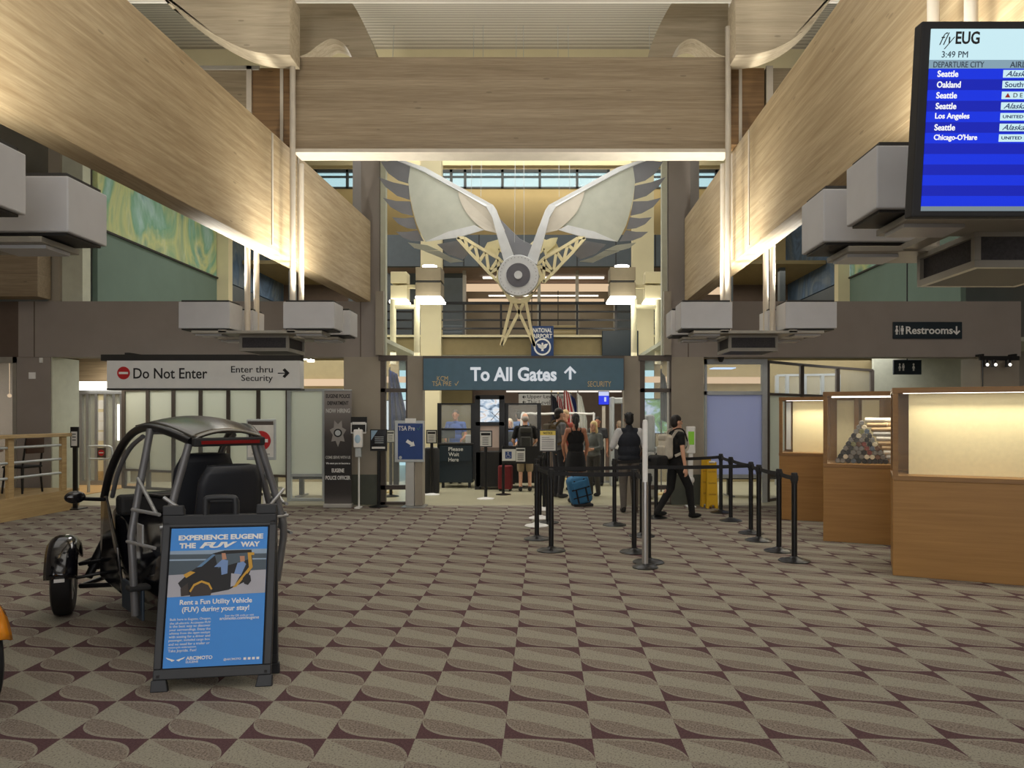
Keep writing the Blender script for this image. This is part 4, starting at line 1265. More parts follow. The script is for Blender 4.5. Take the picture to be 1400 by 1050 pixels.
vehicle('black three-wheeled open vehicle behind the blue sandwich board', (-2.12, 5.05, 0), R(43), m['gloss'])
vehicle('orange three-wheeled vehicle cut off at the left frame edge', (-5.31, 4.24, 0), R(-113), m['orange'])

# ------------------------------------------------------------------ sandwich board
def sandwich():
    t = thing('sandwich_board', 'black A-frame sandwich board with blue vehicle rental poster', 'sandwich board', (PX(289, 4.40), 4.40, 0), R(9))
    tilt = R(11)
    gk = plain('board_plastic', rgb(44, 46, 50), .5)
    for s in (1, -1):
        M = Matrix.Translation((0, 0 if s > 0 else .58, 0)) @ (Matrix.Rotation(-tilt * s, 4, 'X'))
        if s < 0: M = Matrix.Translation((0, .26, 0)) @ Matrix.Rotation(R(2.2), 4, 'X') @ Matrix.Rotation(PI, 4, 'Z')
        H, W = 1.09, .338
        b = MB()
        def P(pts): b.poly([(x, 0, z) for x, z in pts], .035)
        P([(-W, .07), (W, .07), (W, .13), (-W, .13)])
        P([(-W - .01, 0), (-W + .09, 0), (-W + .075, .07), (-W - .008, .07)]); P([(W - .09, 0), (W + .01, 0), (W + .008, .07), (W - .075, .07)])
        P([(-W, .13), (-W + .045, .13), (-W + .045, .99), (-W, 1.0)]); P([(W - .045, .13), (W, .13), (W, .99), (W - .045, .99)])
        P([(-W, .97), (W, .97), (W, 1.03), (-W, 1.03)])
        P([(-W, 1.03), (-W + .125, 1.03), (-W + .12, H), (-W + .0, H)]); P([(W - .125, 1.03), (W, 1.03), (W, H), (W - .12, H)])
        o = b.build('frame', gk, t, bevel=.006, M=M)
        MB().sweep([(x, .017, z) for x, z in curve([(-.09, 1.02), (-.088, 1.11), (-.07, 1.135), (.07, 1.135), (.088, 1.11), (.09, 1.02)], 4)], .018, 8).build('handle', gk, o, M=M, smooth=60)
        box('back_sheet', m['blackmat'], -W + .04, W - .04, .014, .022, .13, .97, o, M=M)
        b = MB()
        for x in (-W + .03, W - .03):
            for z in (.09, 1.005): b.box(x - .008, x + .008, -.004, 0, z - .008, z + .008)
        for x in (-W + .06, W - .06): b.box(x - .03, x + .03, -.005, .0, H - .03, H - .02)
        b.build('screw', m['blackmat'], o, M=M)
        for x in (-W + .06, W - .06):
            if s > 0: MB().tube((x - .04, .02, H - .005), (x + .04, .02, H - .005), .014, 10).build('hinge', m['blackmat'], o, M=M)
        if s < 0: continue
        # poster: lower blue, photograph band, upper blue
        pw, z0, z1 = .285, .135, .965
        hh = z1 - z0
        zz = lambda f: z1 - f * hh                      # f from the top
        bl = plain('poster_blue', rgb(44, 138, 226), .45, var=.02)
        po = box('poster', bl, -pw, pw, .004, .013, z0, z1, t, M=M)
        pcs = [plain('pic_sky', rgb(150, 172, 196), .6), plain('pic_bank', rgb(78, 92, 104), .6), plain('pic_road', rgb(176, 176, 186), .6), plain('pic_dark', rgb(24, 24, 28), .6), plain('pic_gold', rgb(206, 158, 56), .6), plain('pic_shirt', rgb(120, 150, 200), .6), plain('pic_skin', rgb(190, 140, 112), .6), plain('pic_glass', rgb(90, 130, 170), .5), plain('pic_wheel', rgb(60, 50, 46), .6)]
        b = MB()
        U = lambda x, f: (-pw + 2 * pw * x, 0, zz(f))
        lay = [0]
        def pp(mi, pts):
            lay[0] += 1; b.mi = mi
            y = .0036 - .00018 * lay[0]
            b.poly([(U(x, f)[0], y, U(x, f)[2]) for x, f in pts], .0006)
        pp(0, [(0, .165), (1, .165), (1, .24), (0, .24)])
        pp(1, [(0, .19), (1, .20), (1, .33), (0, .36)])
        pp(2, [(0, .34), (1, .32), (1, .49), (0, .50)])
        pp(0, [(0, .225), (1, .235), (1, .245), (0, .237)])
        pp(3, [(.10, .40), (.20, .33), (.30, .28), (.44, .19), (.56, .17), (.84, .17), (.86, .28), (.80, .40), (.62, .46), (.40, .485), (.18, .49)])
        pp(7, [(.28, .29), (.44, .195), (.47, .20), (.33, .285)])
        pp(1, [(.46, .20), (.82, .19), (.82, .24), (.5, .30)])
        pp(4, [(.15, .34), (.22, .315), (.27, .325), (.18, .365)])
        pp(4, [(.80, .19), (.87, .19), (.87, .21), (.84, .21), (.86, .30), (.70, .44), (.66, .445), (.82, .30)])
        pp(5, [(.46, .29), (.54, .235), (.60, .245), (.60, .34), (.54, .35), (.53, .29)])
        pp(6, [(.53, .19), (.57, .19), (.585, .235), (.54, .238)])
        pp(6, [(.72, .215), (.77, .215), (.775, .255), (.73, .26)])
        pp(5, [(.70, .265), (.76, .255), (.79, .275), (.74, .36), (.66, .37)])
        pp(2, [(.64, .34), (.74, .35), (.68, .43), (.64, .44)])
        pp(8, [(.23, .47), (.26, .42), (.34, .40), (.42, .42), (.45, .46), (.44, .495), (.23, .5)])
        pp(4, [(.22, .46), (.26, .41), (.34, .385), (.42, .405), (.455, .45), (.44, .455), (.41, .42), (.34, .40), (.27, .425), (.235, .47)])
        pp(3, [(.76, .38), (.80, .345), (.84, .36), (.85, .40), (.82, .43), (.78, .42)])
        pp(8, [(.13, .44), (.20, .40), (.22, .49), (.14, .495)])
        b.build('picture', pcs, po, M=M)
        T = lambda s_, w, f, x=0, bold=0.0, h=0, al='c', shear=0: text(s_, m['white'], w, h, po, M, (x, .003, zz(f)), bold=bold, align=al, shear=shear, ext=.0015)
        T('EXPERIENCE EUGENE', .50, .070, .01, .045, .032)
        T('THE', .095, .128, -.185, .045, .032); T('FUV', .22, .128, -.005, .05, .036, shear=.35); T('WAY', .115, .128, .185, .045, .032)
        T('Rent a Fun Utility Vehicle', .42, .545, .0, .02)
        T('(FUV) during your stay!', .39, .597, .0, .02)
        for k, s_ in enumerate(('Built here in Eugene, Oregon,', 'the all-electric Arcimoto FUV', 'is the best way to discover', 'your surroundings. Enjoy the', 'whimsy from the open cockpit', 'with seating for a driver and', 'passenger, included cargo box', 'and no need for a trailer or', 'motorcycle endorsement.', 'Take Joyride. Fun!')):
            T(s_, .235 if len(s_) > 24 else .16, .662 + .0245 * k, -.26, al='l')
        T('Scan the QR code or visit', .17, .648, .14); T('arcimoto.com/eugene', .23, .668, .14, .01)
        T('ARCIMOTO', .15, .936, -.155, .025, al='l'); T('EUGENE', .07, .962, -.155, al='l')
        T('@ARCIMOTO', .10, .958, .06, .01, al='l')
        b = MB()
        for k in range(4): b.box(.175 + .025 * k, .191 + .025 * k, .002, .004, zz(.966), zz(.949))
        b.build('social_icon', m['white'], po, M=M)
        b = MB()
        for q in (-1, 1):
            b.poly([(-.215 + q * .004, .002, zz(.945)), (-.215 + q * .055, .002, zz(.925)), (-.215 + q * .045, .002, zz(.938)), (-.215 + q * .03, .002, zz(.945)), (-.215 + q * .02, .002, zz(.955)), (-.215 + q * .01, .002, zz(.95))], .002)
        b.build('wing_logo', m['white'], po, M=M)
sandwich()

# ------------------------------------------------------------------ belt stanchions
def stanchion(px, py, label, h=1.0, white=False):
    Y = GY(py - 4)
    t = thing('belt_stanchion', label, 'stanchion', (PX(px, Y), Y, 0), 0, 'black belt stanchions of the security queue')
    MB().lathe([(.001, 0), (.175, 0), (.178, .008), (.165, .016), (.10, .030), (.05, .045), (.04, .055), (.001, .055)], seg=32).build('base', m['white'] if white else m['black'], t, smooth=35)
    MB().lathe([(.031, .05), (.031, h - .1), (.001, h - .1)], seg=18).build('post', m['black'], t, smooth=40)
    b = MB().lathe([(.033, h - .12), (.036, h - .11), (.036, h - .01), (.03, h), (.001, h)], seg=18)
    b.box(-.042, .042, -.012, .012, h - .09, h - .03).box(-.012, .012, -.042, .042, h - .09, h - .03)
    b.build('belt_head', m['blackmat'], t, smooth=40)
    return t
ST = {}
for key, px, py, lb in (
        ('A', 753.6, 757, 'black belt stanchion nearest in the left queue line, right of another post'),
        ('B', 734, 741, 'black belt stanchion under the yellow-topped notice, second nearest on the left'),
        ('C', 840, 722, 'black belt stanchion standing alone between the blue duffel and the vest man'),
        ('D', 867, 759, 'black belt stanchion just left of the silver pole'),
        ('E', 877.5, 737, 'black belt stanchion standing behind the silver pole, half hidden'),
        ('F', 886.5, 773, 'black belt stanchion just right of the silver pole, nearest there'),
        ('G', 897, 712, 'black belt stanchion by the feet of the man in black'),
        ('H', 985.5, 705, 'black belt stanchion beside the yellow signs, farthest of the right line'),
        ('I', 999, 716, 'second black belt stanchion of the right line, counted from the yellow signs'),
        ('J', 1026.6, 733, 'third black belt stanchion of the right line, counted from the yellow signs'),
        ('K', 1037.4, 743, 'fourth black belt stanchion of the right line, counted from the yellow signs'),
        ('L', 1065, 757.5, 'fifth black belt stanchion of the right line, before the display cases'),
        ('M', 1086, 771, 'nearest black belt stanchion at the right end of the line')):
    ST[key] = stanchion(px, py, lb)
for key, px, py, lb in (('N', 733.5, 723, 'pale-based belt stanchion behind the notice post on the left'),
                        ('O', 738, 712.5, 'pale-based belt stanchion in the row behind the notice, third back'),
                        ('P', 744, 701, 'pale-based belt stanchion in the row behind the notice, farthest back')):
    ST[key] = stanchion(px, py, lb, white=True)
def belt(a, c, z=.945, sag=.012):
    p = ST[a].location; q = ST[c].location
    d = Vector((q.x - p.x, q.y - p.y, 0))
    n = 8
    b = MB()
    pts = [Vector((0, 0, z)) + d * (k / n) - Vector((0, 0, sag * 4 * (k / n) * (1 - k / n))) for k in range(n + 1)]
    u = d.normalized()
    pts[0] += u * .04; pts[-1] -= u * .04
    for k in range(n): b.bar(pts[k], pts[k + 1], .003, .05)
    b.build('belt', m['belt'], ST[a])
for a, c in (('H', 'I'), ('I', 'J'), ('J', 'K'), ('K', 'L'), ('L', 'M'), ('G', 'H'), ('E', 'J'), ('B', 'E'), ('A', 'D'), ('D', 'F'), ('B', 'A'), ('C', 'G'), ('N', 'B'), ('O', 'N'), ('P', 'O')):
    belt(a, c)
Y = 7.93
t = thing('silver_pole', 'tall silver pole with white upper sleeve among the queue posts', 'pole', (PX(882, Y), Y, 0))
MB().lathe([(.001, 0), (.135, 0), (.14, .01), (.11, .03), (.05, .045), (.001, .05)], seg=32).build('base', m['black'], t, smooth=35)
MB().lathe([(.034, .04), (.034, .93), (.001, .93)], seg=20).build('post', m['silver'], t, smooth=40)
MB().lathe([(.029, .93), (.029, 1.56), (.024, 1.60), (.001, 1.605)], seg=20).build('sleeve', m['white'], t, smooth=40)

# ------------------------------------------------------------------ wooden display cases
m['casepanel'] = plain('case_linen_panel', rgb(236, 222, 178), .85, var=.04, scale=30)
m['caseglass'] = glass('case_glass', (.9, .94, .9, 1), .04)
def display_case(x, y, rz, L, H, label, split, D=.85):
    t = thing('display_case', label, 'display case', (x, y, 0), rz, 'oak display cases on the right')
    zb = split
    box('cabinet', m['oak'], 0, L, 0, D, 0, zb - .05, t, .004)
    box('ledge', m['oak_dark'], -.004, L + .004, -.004, D, zb - .05, zb, t, .003)
    box('top', m['oak_dark'], -.004, L + .004, -.004, D, H - .055, H, t, .003)
    for xx in (0, L - .05):
        for yy in (0, D - .05): box('corner_post', m['oak_dark'], xx, xx + .05, yy, yy + .05, zb, H - .055, t)
    box('front_pane', m['caseglass'], .05, L - .05, .012, .02, zb, H - .055, t)
    for xx in (.012, L - .02): box('side_pane', m['caseglass'], xx, xx + .008, .05, D - .05, zb, H - .055, t)
    box('back_panel', m['oak'], .05, L - .05, D - .03, D - .01, zb, H - .055, t)
    lp = box('light_strip', m['ledstrip'], .10, L - .1, .08, .13, H - (.075 if 3.62 < x < 3.7 else .0575), H - (.06 if 3.62 < x < 3.7 else .055), t)
    d = bpy.data.lights.new('case_light', 'AREA'); d.shape = 'RECTANGLE'; d.size = L - .3; d.size_y = .08; d.energy = 6; d.color = (1, .92, .72)
    o = bpy.data.objects.new('case_light', d); C.objects.link(o); o.parent = t; o.location = (L / 2, .10, H - .10); d.energy = 9; o.rotation_euler = (R(-22), 0, 0)
    return t
q = R(-24)
c1 = display_case(3.59, 7.55, q, 1.75, 1.935, 'nearest oak display case with one wide blank lit panel', 1.03)
c1p = box('linen_panel', m['casepanel'], .16, 1.66, .28, .31, 1.03, 1.88, c1)
c2 = display_case(3.66, 9.62, q, 1.45, 1.96, 'middle oak display case holding a pyramid of rolls', 1.02)
for x0, x1 in ((.14, .36), (.46, .68)):
    box('linen_panel', m['casepanel'], x0, x1, .72, .75, 1.02, 1.86, c2)
    box('panel_frame', m['oak_dark'], x1, x1 + .06, .70, .76, 1.02, 1.9, c2)
c3 = display_case(3.72, 11.62, q, 1.3, 1.94, 'farthest oak display case with a narrow blank lit panel', 1.06)
box('linen_panel', m['casepanel'], .18, 1.2, .3, .33, 1.06, 1.88, c3)
box('card', m['signsilver'], .08, .15, .3, .32, 1.1, 1.86, c3)
# pyramid of rolls: ends towards the hall, and a crossing stack behind
rollc = [('dark grey', rgb(50, 48, 50)), ('grey', rgb(124, 120, 116)), ('brown', rgb(112, 78, 60)), ('black', rgb(20, 19, 21)), ('cream', rgb(214, 204, 180)), ('olive', rgb(126, 124, 84)), ('dull red', rgb(128, 62, 56)), ('blue grey', rgb(92, 104, 120))]
rm = [plain('roll_' + n.replace(' ', '_'), c, .6) for n, c in rollc]
rside = plain('roll_side', rgb(40, 36, 34), .7)
rend = [plain('roll_wall_white', rgb(226, 220, 208), .7), plain('roll_wall_tan', rgb(196, 166, 126), .7), plain('roll_wall_grey', rgb(188, 186, 182), .7)]
ordw = ['first', 'second', 'third', 'fourth', 'fifth', 'sixth', 'seventh', 'eighth', 'ninth', 'tenth', 'eleventh', 'twelfth']
T2 = Matrix.Translation(c2.location) @ Matrix.Rotation(q, 4, 'Z')
rr = .0315
rnd = random.Random(4)
protos = {}
def put_roll(key, length, mats, M, label, group):
    if key not in protos:
        b = MB()
        b.lathe([(.001, 0), (rr * .45, -.001), (rr * .5, .004), (rr * .8, 0), (rr, .006), (rr, length - .006), (rr * .8, length), (.001, length)], (0, 0, 0), 16, 'y')
        for f in b.bm.faces:
            if sum(v.co.y for v in f.verts) / len(f.verts) < .004: f.material_index = 1
        o = b.build('roll', mats, smooth=40)
        protos[key] = o
    else:
        o = protos[key].copy(); C.objects.link(o)
    o.matrix_world = M
    o['label'] = label; o['category'] = 'roll'; o['group'] = group
for row in range(10):
    n = 10 - row
    for k in range(n):
        ci = rnd.choice([0, 0, 0, 1, 1, 2, 3, 3, 4, 5, 6, 7])
        x = .14 + rr + (k + row * .5) * rr * 2.04
        z = 1.02 + rr + row * rr * 1.76
        M = T2 @ Matrix.Translation((x, .16, z))
        lab = '%s roll end, %s from left in the %s row up of the roll pyramid' % (rollc[ci][0], ordw[k], ordw[row])
        put_roll(('e', ci), .30, [rside, rm[ci]], M, lab, 'rolls stacked end-on in the display case pyramid')
for row in range(10):
    n = max(1, (11 - row) // 2)
    ci = rnd.choice([0, 0, 1, 2])
    x = .80 - row * .012
    for k in range(2):
        M = T2 @ Matrix.Translation((.14 + (10 - row * .5) * rr * 2.04 + .25 + .2 * k + rnd.uniform(-.01, .02), .20 + .1 * k, 1.02 + rr + row * rr * 1.9)) @ Matrix.Rotation(R(90), 4, 'Z')
        put_roll(('s', ci), .24, [rend[ci], rend[0]], M, 'pale roll lying sideways, %s row up, %s in the stack beside the pyramid' % (ordw[row], 'front right' if k == 0 else 'back left'), 'rolls lying sideways beside the pyramid')

# ------------------------------------------------------------------ people
SK = {'light': plain('skin_light', rgb(214, 164, 136), .55, var=.04), 'tan': plain('skin_tan', rgb(176, 120, 92), .55, var=.04), 'dark': plain('skin_brown', rgb(112, 76, 58), .55, var=.04)}
_cl = {}
def cloth(n, c):
    if n not in _cl: _cl[n] = plain('cloth_' + n, rgb(*c), .85, var=.1, scale=9)
    return _cl[n]
m['eye'] = plain('eye_dark', (.02, .015, .012, 1), .2)
m['lip'] = plain('lip', rgb(164, 96, 88), .5)

def person(label, px, Y, rz, H, skin='light', hair=('short', (30, 24, 20)), shirt=((20, 20, 22), .55, 'waist'), legs=('trousers', (30, 30, 34)), shoe=(20, 20, 22), J=None, head=0.0, female=False, vest=None, girth=1.0):
    k = H / 1.76
    t = thing('person', label, 'person', (PX(px, Y), Y, 0), R(rz))
    P = {'shL': (-.185, -.01, 1.42), 'shR': (.185, -.01, 1.42), 'elL': (-.245, -.03, 1.13), 'elR': (.245, -.03, 1.13), 'wrL': (-.25, .05, .88), 'wrR': (.25, .05, .88),
         'hiL': (-.09, 0, .92), 'hiR': (.09, 0, .92), 'knL': (-.10, .02, .50), 'knR': (.10, .02, .50), 'anL': (-.105, -.03, .085), 'anR': (.105, -.03, .085), 'lean': 0.0}
    if female: P['shL'], P['shR'] = (-.165, -.01, 1.42), (.165, -.01, 1.42)
    if J: P.update(J)
    V = lambda n: Vector(P[n]) * k
    g = girth
    sk = SK[skin]
    HM = Matrix.Translation((0, .015 * k, 1.62 * k)) @ Matrix.Rotation(R(head), 4, 'Z')
    hp = lambda x, y, z: HM @ (Vector((x, y, z)) * k)
    HR = Matrix.Rotation(R(head), 4, 'Z')
    b = MB()
    E = lambda c, s, M=None: b.ell(Vector(c) * k, tuple(q * k for q in s), M)
    E((0, 0, 1.27), (.150 * g, .10 * g, .20)); E((0, 0, 1.06), (.135 * g, .095 * g, .16)); E((0, -.01, .95), (.145 * g, .10 * g, .12))
    b.cap(V('shL'), V('shR'), .055 * k)
    b.cap((0, -.01 * k, 1.43 * k), (0, .01 * k, 1.56 * k), .058 * k, .052 * k)
    b.ell(hp(0, 0, .025), (.074 * k, .094 * k, .112 * k), HR); b.ell(hp(0, .03, -.05), (.055 * k, .06 * k, .06 * k), HR)
    b.cap(hp(0, .088, .03), hp(0, .110, -.012), .010 * k, .015 * k)
    b.ell(hp(0, .085, -.048), (.024 * k, .014 * k, .012 * k), HR); b.ell(hp(0, .082, -.085), (.024 * k, .018 * k, .018 * k), HR)
    for s in (-1, 1):
        b.ell(hp(s * .076, -.005, .01), (.012 * k, .022 * k, .033 * k), HR)
    for s, n in ((-1, 'L'), (1, 'R')):
        sh, el, wr = V('sh' + n), V('el' + n), V('wr' + n)
        b.cap(sh, el, .046 * k * g, .037 * k); b.cap(el, wr, .037 * k, .026 * k)
        d = (wr - el).normalized()
        side = d.cross(Vector((s * 1.0, 0.2, 0))).normalized()       # palm width direction
        if side.length < .1: side = Vector((0, 1, 0))
        inw = side.cross(d).normalized()
        pc = wr + d * .05 * k
        for q in (-1.5, -.5, .5, 1.5): b.cap(wr + side * q * .012 * k, wr + d * .085 * k + side * q * .018 * k, .014 * k, .0125 * k, 8)
        for q, L in ((-1.5, .062), (-.5, .076), (.5, .080), (1.5, .07)):
            a0 = wr + d * .088 * k + side * q * .0195 * k
            a1 = a0 + (d * .55 + inw * -s * .12).normalized() * L * .5 * k
            a2 = a1 + (d * .6 + inw * -s * .42).normalized() * L * .5 * k
            b.cap(a0, a1, .0098 * k, .009 * k, 8); b.cap(a1, a2, .009 * k, .008 * k, 8)
        th0 = wr + d * .03 * k + side * .026 * k
        th1 = th0 + (d * .6 + side * .6).normalized() * .04 * k
        b.cap(th0, th1, .012 * k, .0105 * k, 8); b.cap(th1, th1 + (d * .9 + side * .15).normalized() * .03 * k, .0105 * k, .009 * k, 8)
        hi, kn, an = V('hi' + n), V('kn' + n), V('an' + n)
        b.cap(hi, kn, .075 * k * g, .050 * k); b.cap(kn, an, .050 * k, .036 * k)
        b.ell(kn + (an - kn) * .3 + Vector((0, -.018 * k, 0)), (.044 * k, .043 * k, .10 * k))
        b.cap(an + Vector((0, 0, -.03 * k)), an + Vector((0, .10 * k, -.045 * k)), .035 * k, .03 * k)
    body = b.build('body', sk, t, remesh=.0085)
    for s in (-1, 1):
        MB().ell(hp(s * .030, .085, .022), (.012 * k, .010 * k, .008 * k), HR, 10, 6).build('eye', m['eye'], t, smooth=True)
    # hair
    hs, hc = hair
    hm = plain('hair_%d' % len(bpy.data.materials), rgb(*hc), .6, var=.15, scale=30)
    b = MB()
    if hs == 'bald':
        b.ell(hp(0, -.03, .02), (.080 * k, .078 * k, .07 * k), HR)
    else:
        b.ell(hp(0, -.014, .055), (.081 * k, .100 * k, .092 * k), HR)
        b.ell(hp(0, -.045, .0), (.076 * k, .066 * k, .085 * k), HR)
    if hs == 'spiky':
        for q in range(26):
            a = q * 2.4; r_ = .02 + .06 * (q / 26)
            c0 = hp(r_ * math.cos(a), -.015 + r_ * math.sin(a), .125 - r_ * .6)
            b.cap(c0, c0 + Vector((.35 * r_ * math.cos(a), .35 * r_ * math.sin(a), .038)) * k, .015 * k, .006 * k, 8)
    if hs in ('long', 'bob'):
        L = -.22 if hs == 'long' else -.11
        b.ell(hp(0, -.05, L / 2), (.085 * k, .06 * k, abs(L) * .8 * k), HR)
        for s in (-1, 1): b.cap(hp(s * .07, -.005, .04), hp(s * .078, -.01, L * .8), .026 * k, .022 * k)
    if hs == 'pony':
        b.ell(hp(0, -.11, .03), (.03 * k, .03 * k, .035 * k), HR)
        b.cap(hp(0, -.115, .02), hp(0, -.12, -.10), .032 * k, .042 * k); b.cap(hp(0, -.12, -.10), hp(0, -.10, -.19), .04 * k, .015 * k)
    b.build('hair', hm, t, remesh=.009)
    # top
    sc, sl, hem = shirt
    sm = cloth('%d_%d_%d' % sc, sc)
    b = MB()
    e = .016
    E((0, 0, 1.27), (.150 * g + e + .008, .10 * g + e + .006, .185)); E((0, 0, 1.08), (.137 * g + e + .01, .097 * g + e + .008, .17))
    if hem != 'crop': E((0, -.005, .97), (.145 * g + e + .012, .10 * g + e + .012, .10))
    if sl != 'tank':
        b.cap(V('shL') + Vector((0, 0, -.005)), V('shR') + Vector((0, 0, -.005)), .064 * k)
        b.cap((0, -.01 * k, 1.40 * k), (0, 0, 1.475 * k), .075 * k, .060 * k)
        for s, n in ((-1, 'L'), (1, 'R')):
            sh, el, wr = V('sh' + n), V('el' + n), V('wr' + n)
            q = min(1, sl)
            b.cap(sh, sh + (el - sh) * q, .060 * k * g, (.060 - .010 * q) * k * g)
            if sl > 1: b.cap(el, el + (wr - el) * (sl - 1), .050 * k, .036 * k)
    else:
        for s in (-1, 1): b.sweep([(s * .09 * k, .10 * k, 1.34 * k), (s * .098 * k, .05 * k, 1.475 * k), (s * .098 * k, -.04 * k, 1.475 * k), (s * .08 * k, -.115 * k, 1.34 * k)], .013 * k, 8)
    if hem == 'dress':
        b.lathe([(.16 * k, 1.0 * k), (.185 * k, .92 * k), (.20 * k, .78 * k), (.215 * k, .62 * k), (.20 * k, .62 * k), (.001, .68 * k)], (0, -.0, 0), 24)
    b.build('dress' if hem == 'dress' else 'shirt', sm, t, remesh=.012)
    if vest:
        b = MB()
        E((0, 0, 1.26), (.180 * g, .135 * g, .19)); E((0, 0, 1.08), (.175 * g, .132 * g, .18)); E((0, 0, .96), (.178 * g, .135 * g, .10))
        b.cap((-.12 * k, -.01 * k, 1.425 * k), (.12 * k, -.01 * k, 1.425 * k), .068 * k)
        b.cap((0, -.02 * k, 1.42 * k), (0, -.005 * k, 1.50 * k), .075 * k, .066 * k)
        b.build('vest', cloth('v%d_%d' % vest[:2], vest), t, remesh=.012)
    # legs
    kind, lc = legs
    if kind != 'none':
        lm = cloth('%d_%d_%d' % lc, lc)
        b = MB()
        E((0, -.005, .95), (.145 * g + .018, .10 * g + .018, .115))
        for n in 'LR':
            hi, kn, an = V('hi' + n), V('kn' + n), V('an' + n)
            b.cap(hi, kn, .090 * k * g, .074 * k * (1.15 if kind == 'shorts' else 1))
            if kind == 'trousers': b.cap(kn, an + Vector((0, 0, .0)), .074 * k, .054 * k)
        b.build('shorts' if kind == 'shorts' else 'trousers', lm, t, remesh=.012)
    shm = cloth('%d_%d_%d' % shoe, shoe)
    for n in 'LR':
        an = V('an' + n)
        base = an.z - .085 * k
        b = MB()
        b.ell((an.x, an.y + .055 * k, base + .045 * k), (.047 * k, .135 * k, .043 * k)); b.ell((an.x, an.y - .01 * k, base + .07 * k), (.044 * k, .06 * k, .055 * k))
        for v in b.bm.verts: v.co.z = max(v.co.z, base + .004)
        b.build('shoe', shm, t, remesh=.010)
    return t, k

def backpack(label, host, k, mat, mat2, dy=-.20, z=1.22, w=.30, h=.44, d=.16, straps=True):
    o = thing('backpack', label, 'backpack', host.location, host.rotation_euler[2])
    MB().box(-w / 2 * k, w / 2 * k, (dy - d / 2) * k, (dy + d / 2) * k, (z - h / 2) * k, (z + h / 2) * k).build('bag', mat, o, bevel=.05 * k, bseg=4, smooth=30)
    MB().box(-w * .38 * k, w * .38 * k, (dy - d / 2 - .04) * k, (dy - d / 2 + .02) * k, (z - h / 2 + .02) * k, (z + .02) * k).build('front_pocket', mat2, o, bevel=.03 * k, bseg=3, smooth=30)
    MB().box(-w * .46 * k, w * .46 * k, (dy - d / 2 - .012) * k, (dy + d * .35) * k, (z + h * .22) * k, (z + h / 2 + .012) * k).build('flap', mat2, o, bevel=.04 * k, bseg=3, smooth=30)
    MB().sweep([(-.04 * k, dy * k, (z + h / 2) * k), (-.03 * k, dy * k, (z + h / 2 + .05) * k), (.03 * k, dy * k, (z + h / 2 + .05) * k), (.04 * k, dy * k, (z + h / 2) * k)], .008 * k, 8).build('handle', mat2, o)
    if straps:
        for s in (-1, 1):
            b = MB()
            pts = [(s * .10, dy + d / 2 - .02, z + h / 2 - .05), (s * .125, -.05, 1.50), (s * .13, .05, 1.48), (s * .14, .135, 1.36), (s * .165, .12, 1.18), (s * .17, dy + d / 2, z - h / 2 + .05)]
            P_ = [Vector(p) * k for p in curve(pts, 4)]
            for i in range(len(P_) - 1): b.bar(P_[i], P_[i + 1], .045 * k, .012 * k, up=(s, .3, .3))
            b.build('strap', mat, o)
    return o

blk = (18, 18, 20)
p, k = person('person in black dress seen from behind, hair in a ponytail, beside the blue duffel', 787, 13.85, 8, 1.69, 'tan', ('pony', (28, 22, 20)), ((14, 14, 16), 'tank', 'dress'), ('none', blk), (30, 26, 24), female=True, J={'elL': (-.25, .03, 1.14), 'wrL': (-.20, .16, .93), 'elR': (.24, .02, 1.14), 'wrR': (.22, .12, .92)})
p, k = person('person in grey T-shirt with dark hair standing left of the black dress', 764, 14.7, -62, 1.80, 'light', ('short', (34, 26, 22)), ((112, 112, 112), .55, 'waist'), ('trousers', (40, 40, 46)), (60, 60, 62))
backpack('brown backpack on the dark-haired person in grey T-shirt', p, k, cloth('olive', (92, 78, 52)), cloth('olive2', (70, 60, 42)))
p, k = person('person with pale hair and red top half hidden behind the grey T-shirt', 773, 16.2, 150, 1.78, 'light', ('short', (176, 150, 110)), ((150, 70, 58), .6, 'waist'), ('trousers', (60, 60, 66)), blk)
p, k = person('person in black shirt and khaki shorts with grey hair at the document desk', 718, 15.9, 4, 1.70, 'light', ('bald', (170, 164, 158)), (blk, .7, 'waist'), ('shorts', (150, 134, 106)), (30, 30, 32), girth=1.1, J={'elL': (-.27, .06, 1.14), 'wrL': (-.24, .24, 1.06), 'elR': (.25, .06, 1.14), 'wrR': (.2, .24, 1.06)})
backpack('dark backpack on the grey-haired person in khaki shorts', p, k, cloth('dkgrey', (46, 46, 44)), cloth('dkgrey2', (64, 64, 60)))
p, k = person('blond person in grey hooded top turned left, behind the black dress', 812, 15.0, 140, 1.54, 'light', ('long', (222, 196, 140)), ((98, 102, 98), 1.7, 'waist'), ('trousers', (64, 62, 58)), (34, 32, 32), female=True, J={'elL': (-.24, .05, 1.14), 'wrL': (-.10, .22, 1.10), 'elR': (.25, .03, 1.14), 'wrR': (.14, .20, 1.02)})
p, k = person('person in navy vest over white sleeves and grey trousers left of the silver pole', 860, 12.45, 6, 1.70, 'dark', ('spiky', (14, 12, 12)), ((196, 196, 196), .95, 'waist'), ('trousers', (96, 90, 84)), (22, 20, 20), vest=(26, 30, 40), girth=1.18, J={'elL': (-.30, .02, 1.15), 'wrL': (-.26, .2, 1.12), 'elR': (.30, .02, 1.14), 'wrR': (.25, .18, 1.0)})
p, k = person('person in black T-shirt and trousers striding right with a white backpack', 924, 11.75, -68, 1.66, 'light', ('short', (26, 20, 18)), ((16, 16, 18), .5, 'waist'), ('trousers', (16, 16, 18)), (14, 14, 15),
              J={'knL': (-.10, -.04, .51), 'anL': (-.10, -.30, .12), 'knR': (.10, .20, .53), 'anR': (.10, .26, .085), 'elL': (-.235, .06, 1.14), 'wrL': (-.22, .20, .93), 'elR': (.245, -.02, 1.14), 'wrR': (.26, .02, .88)})
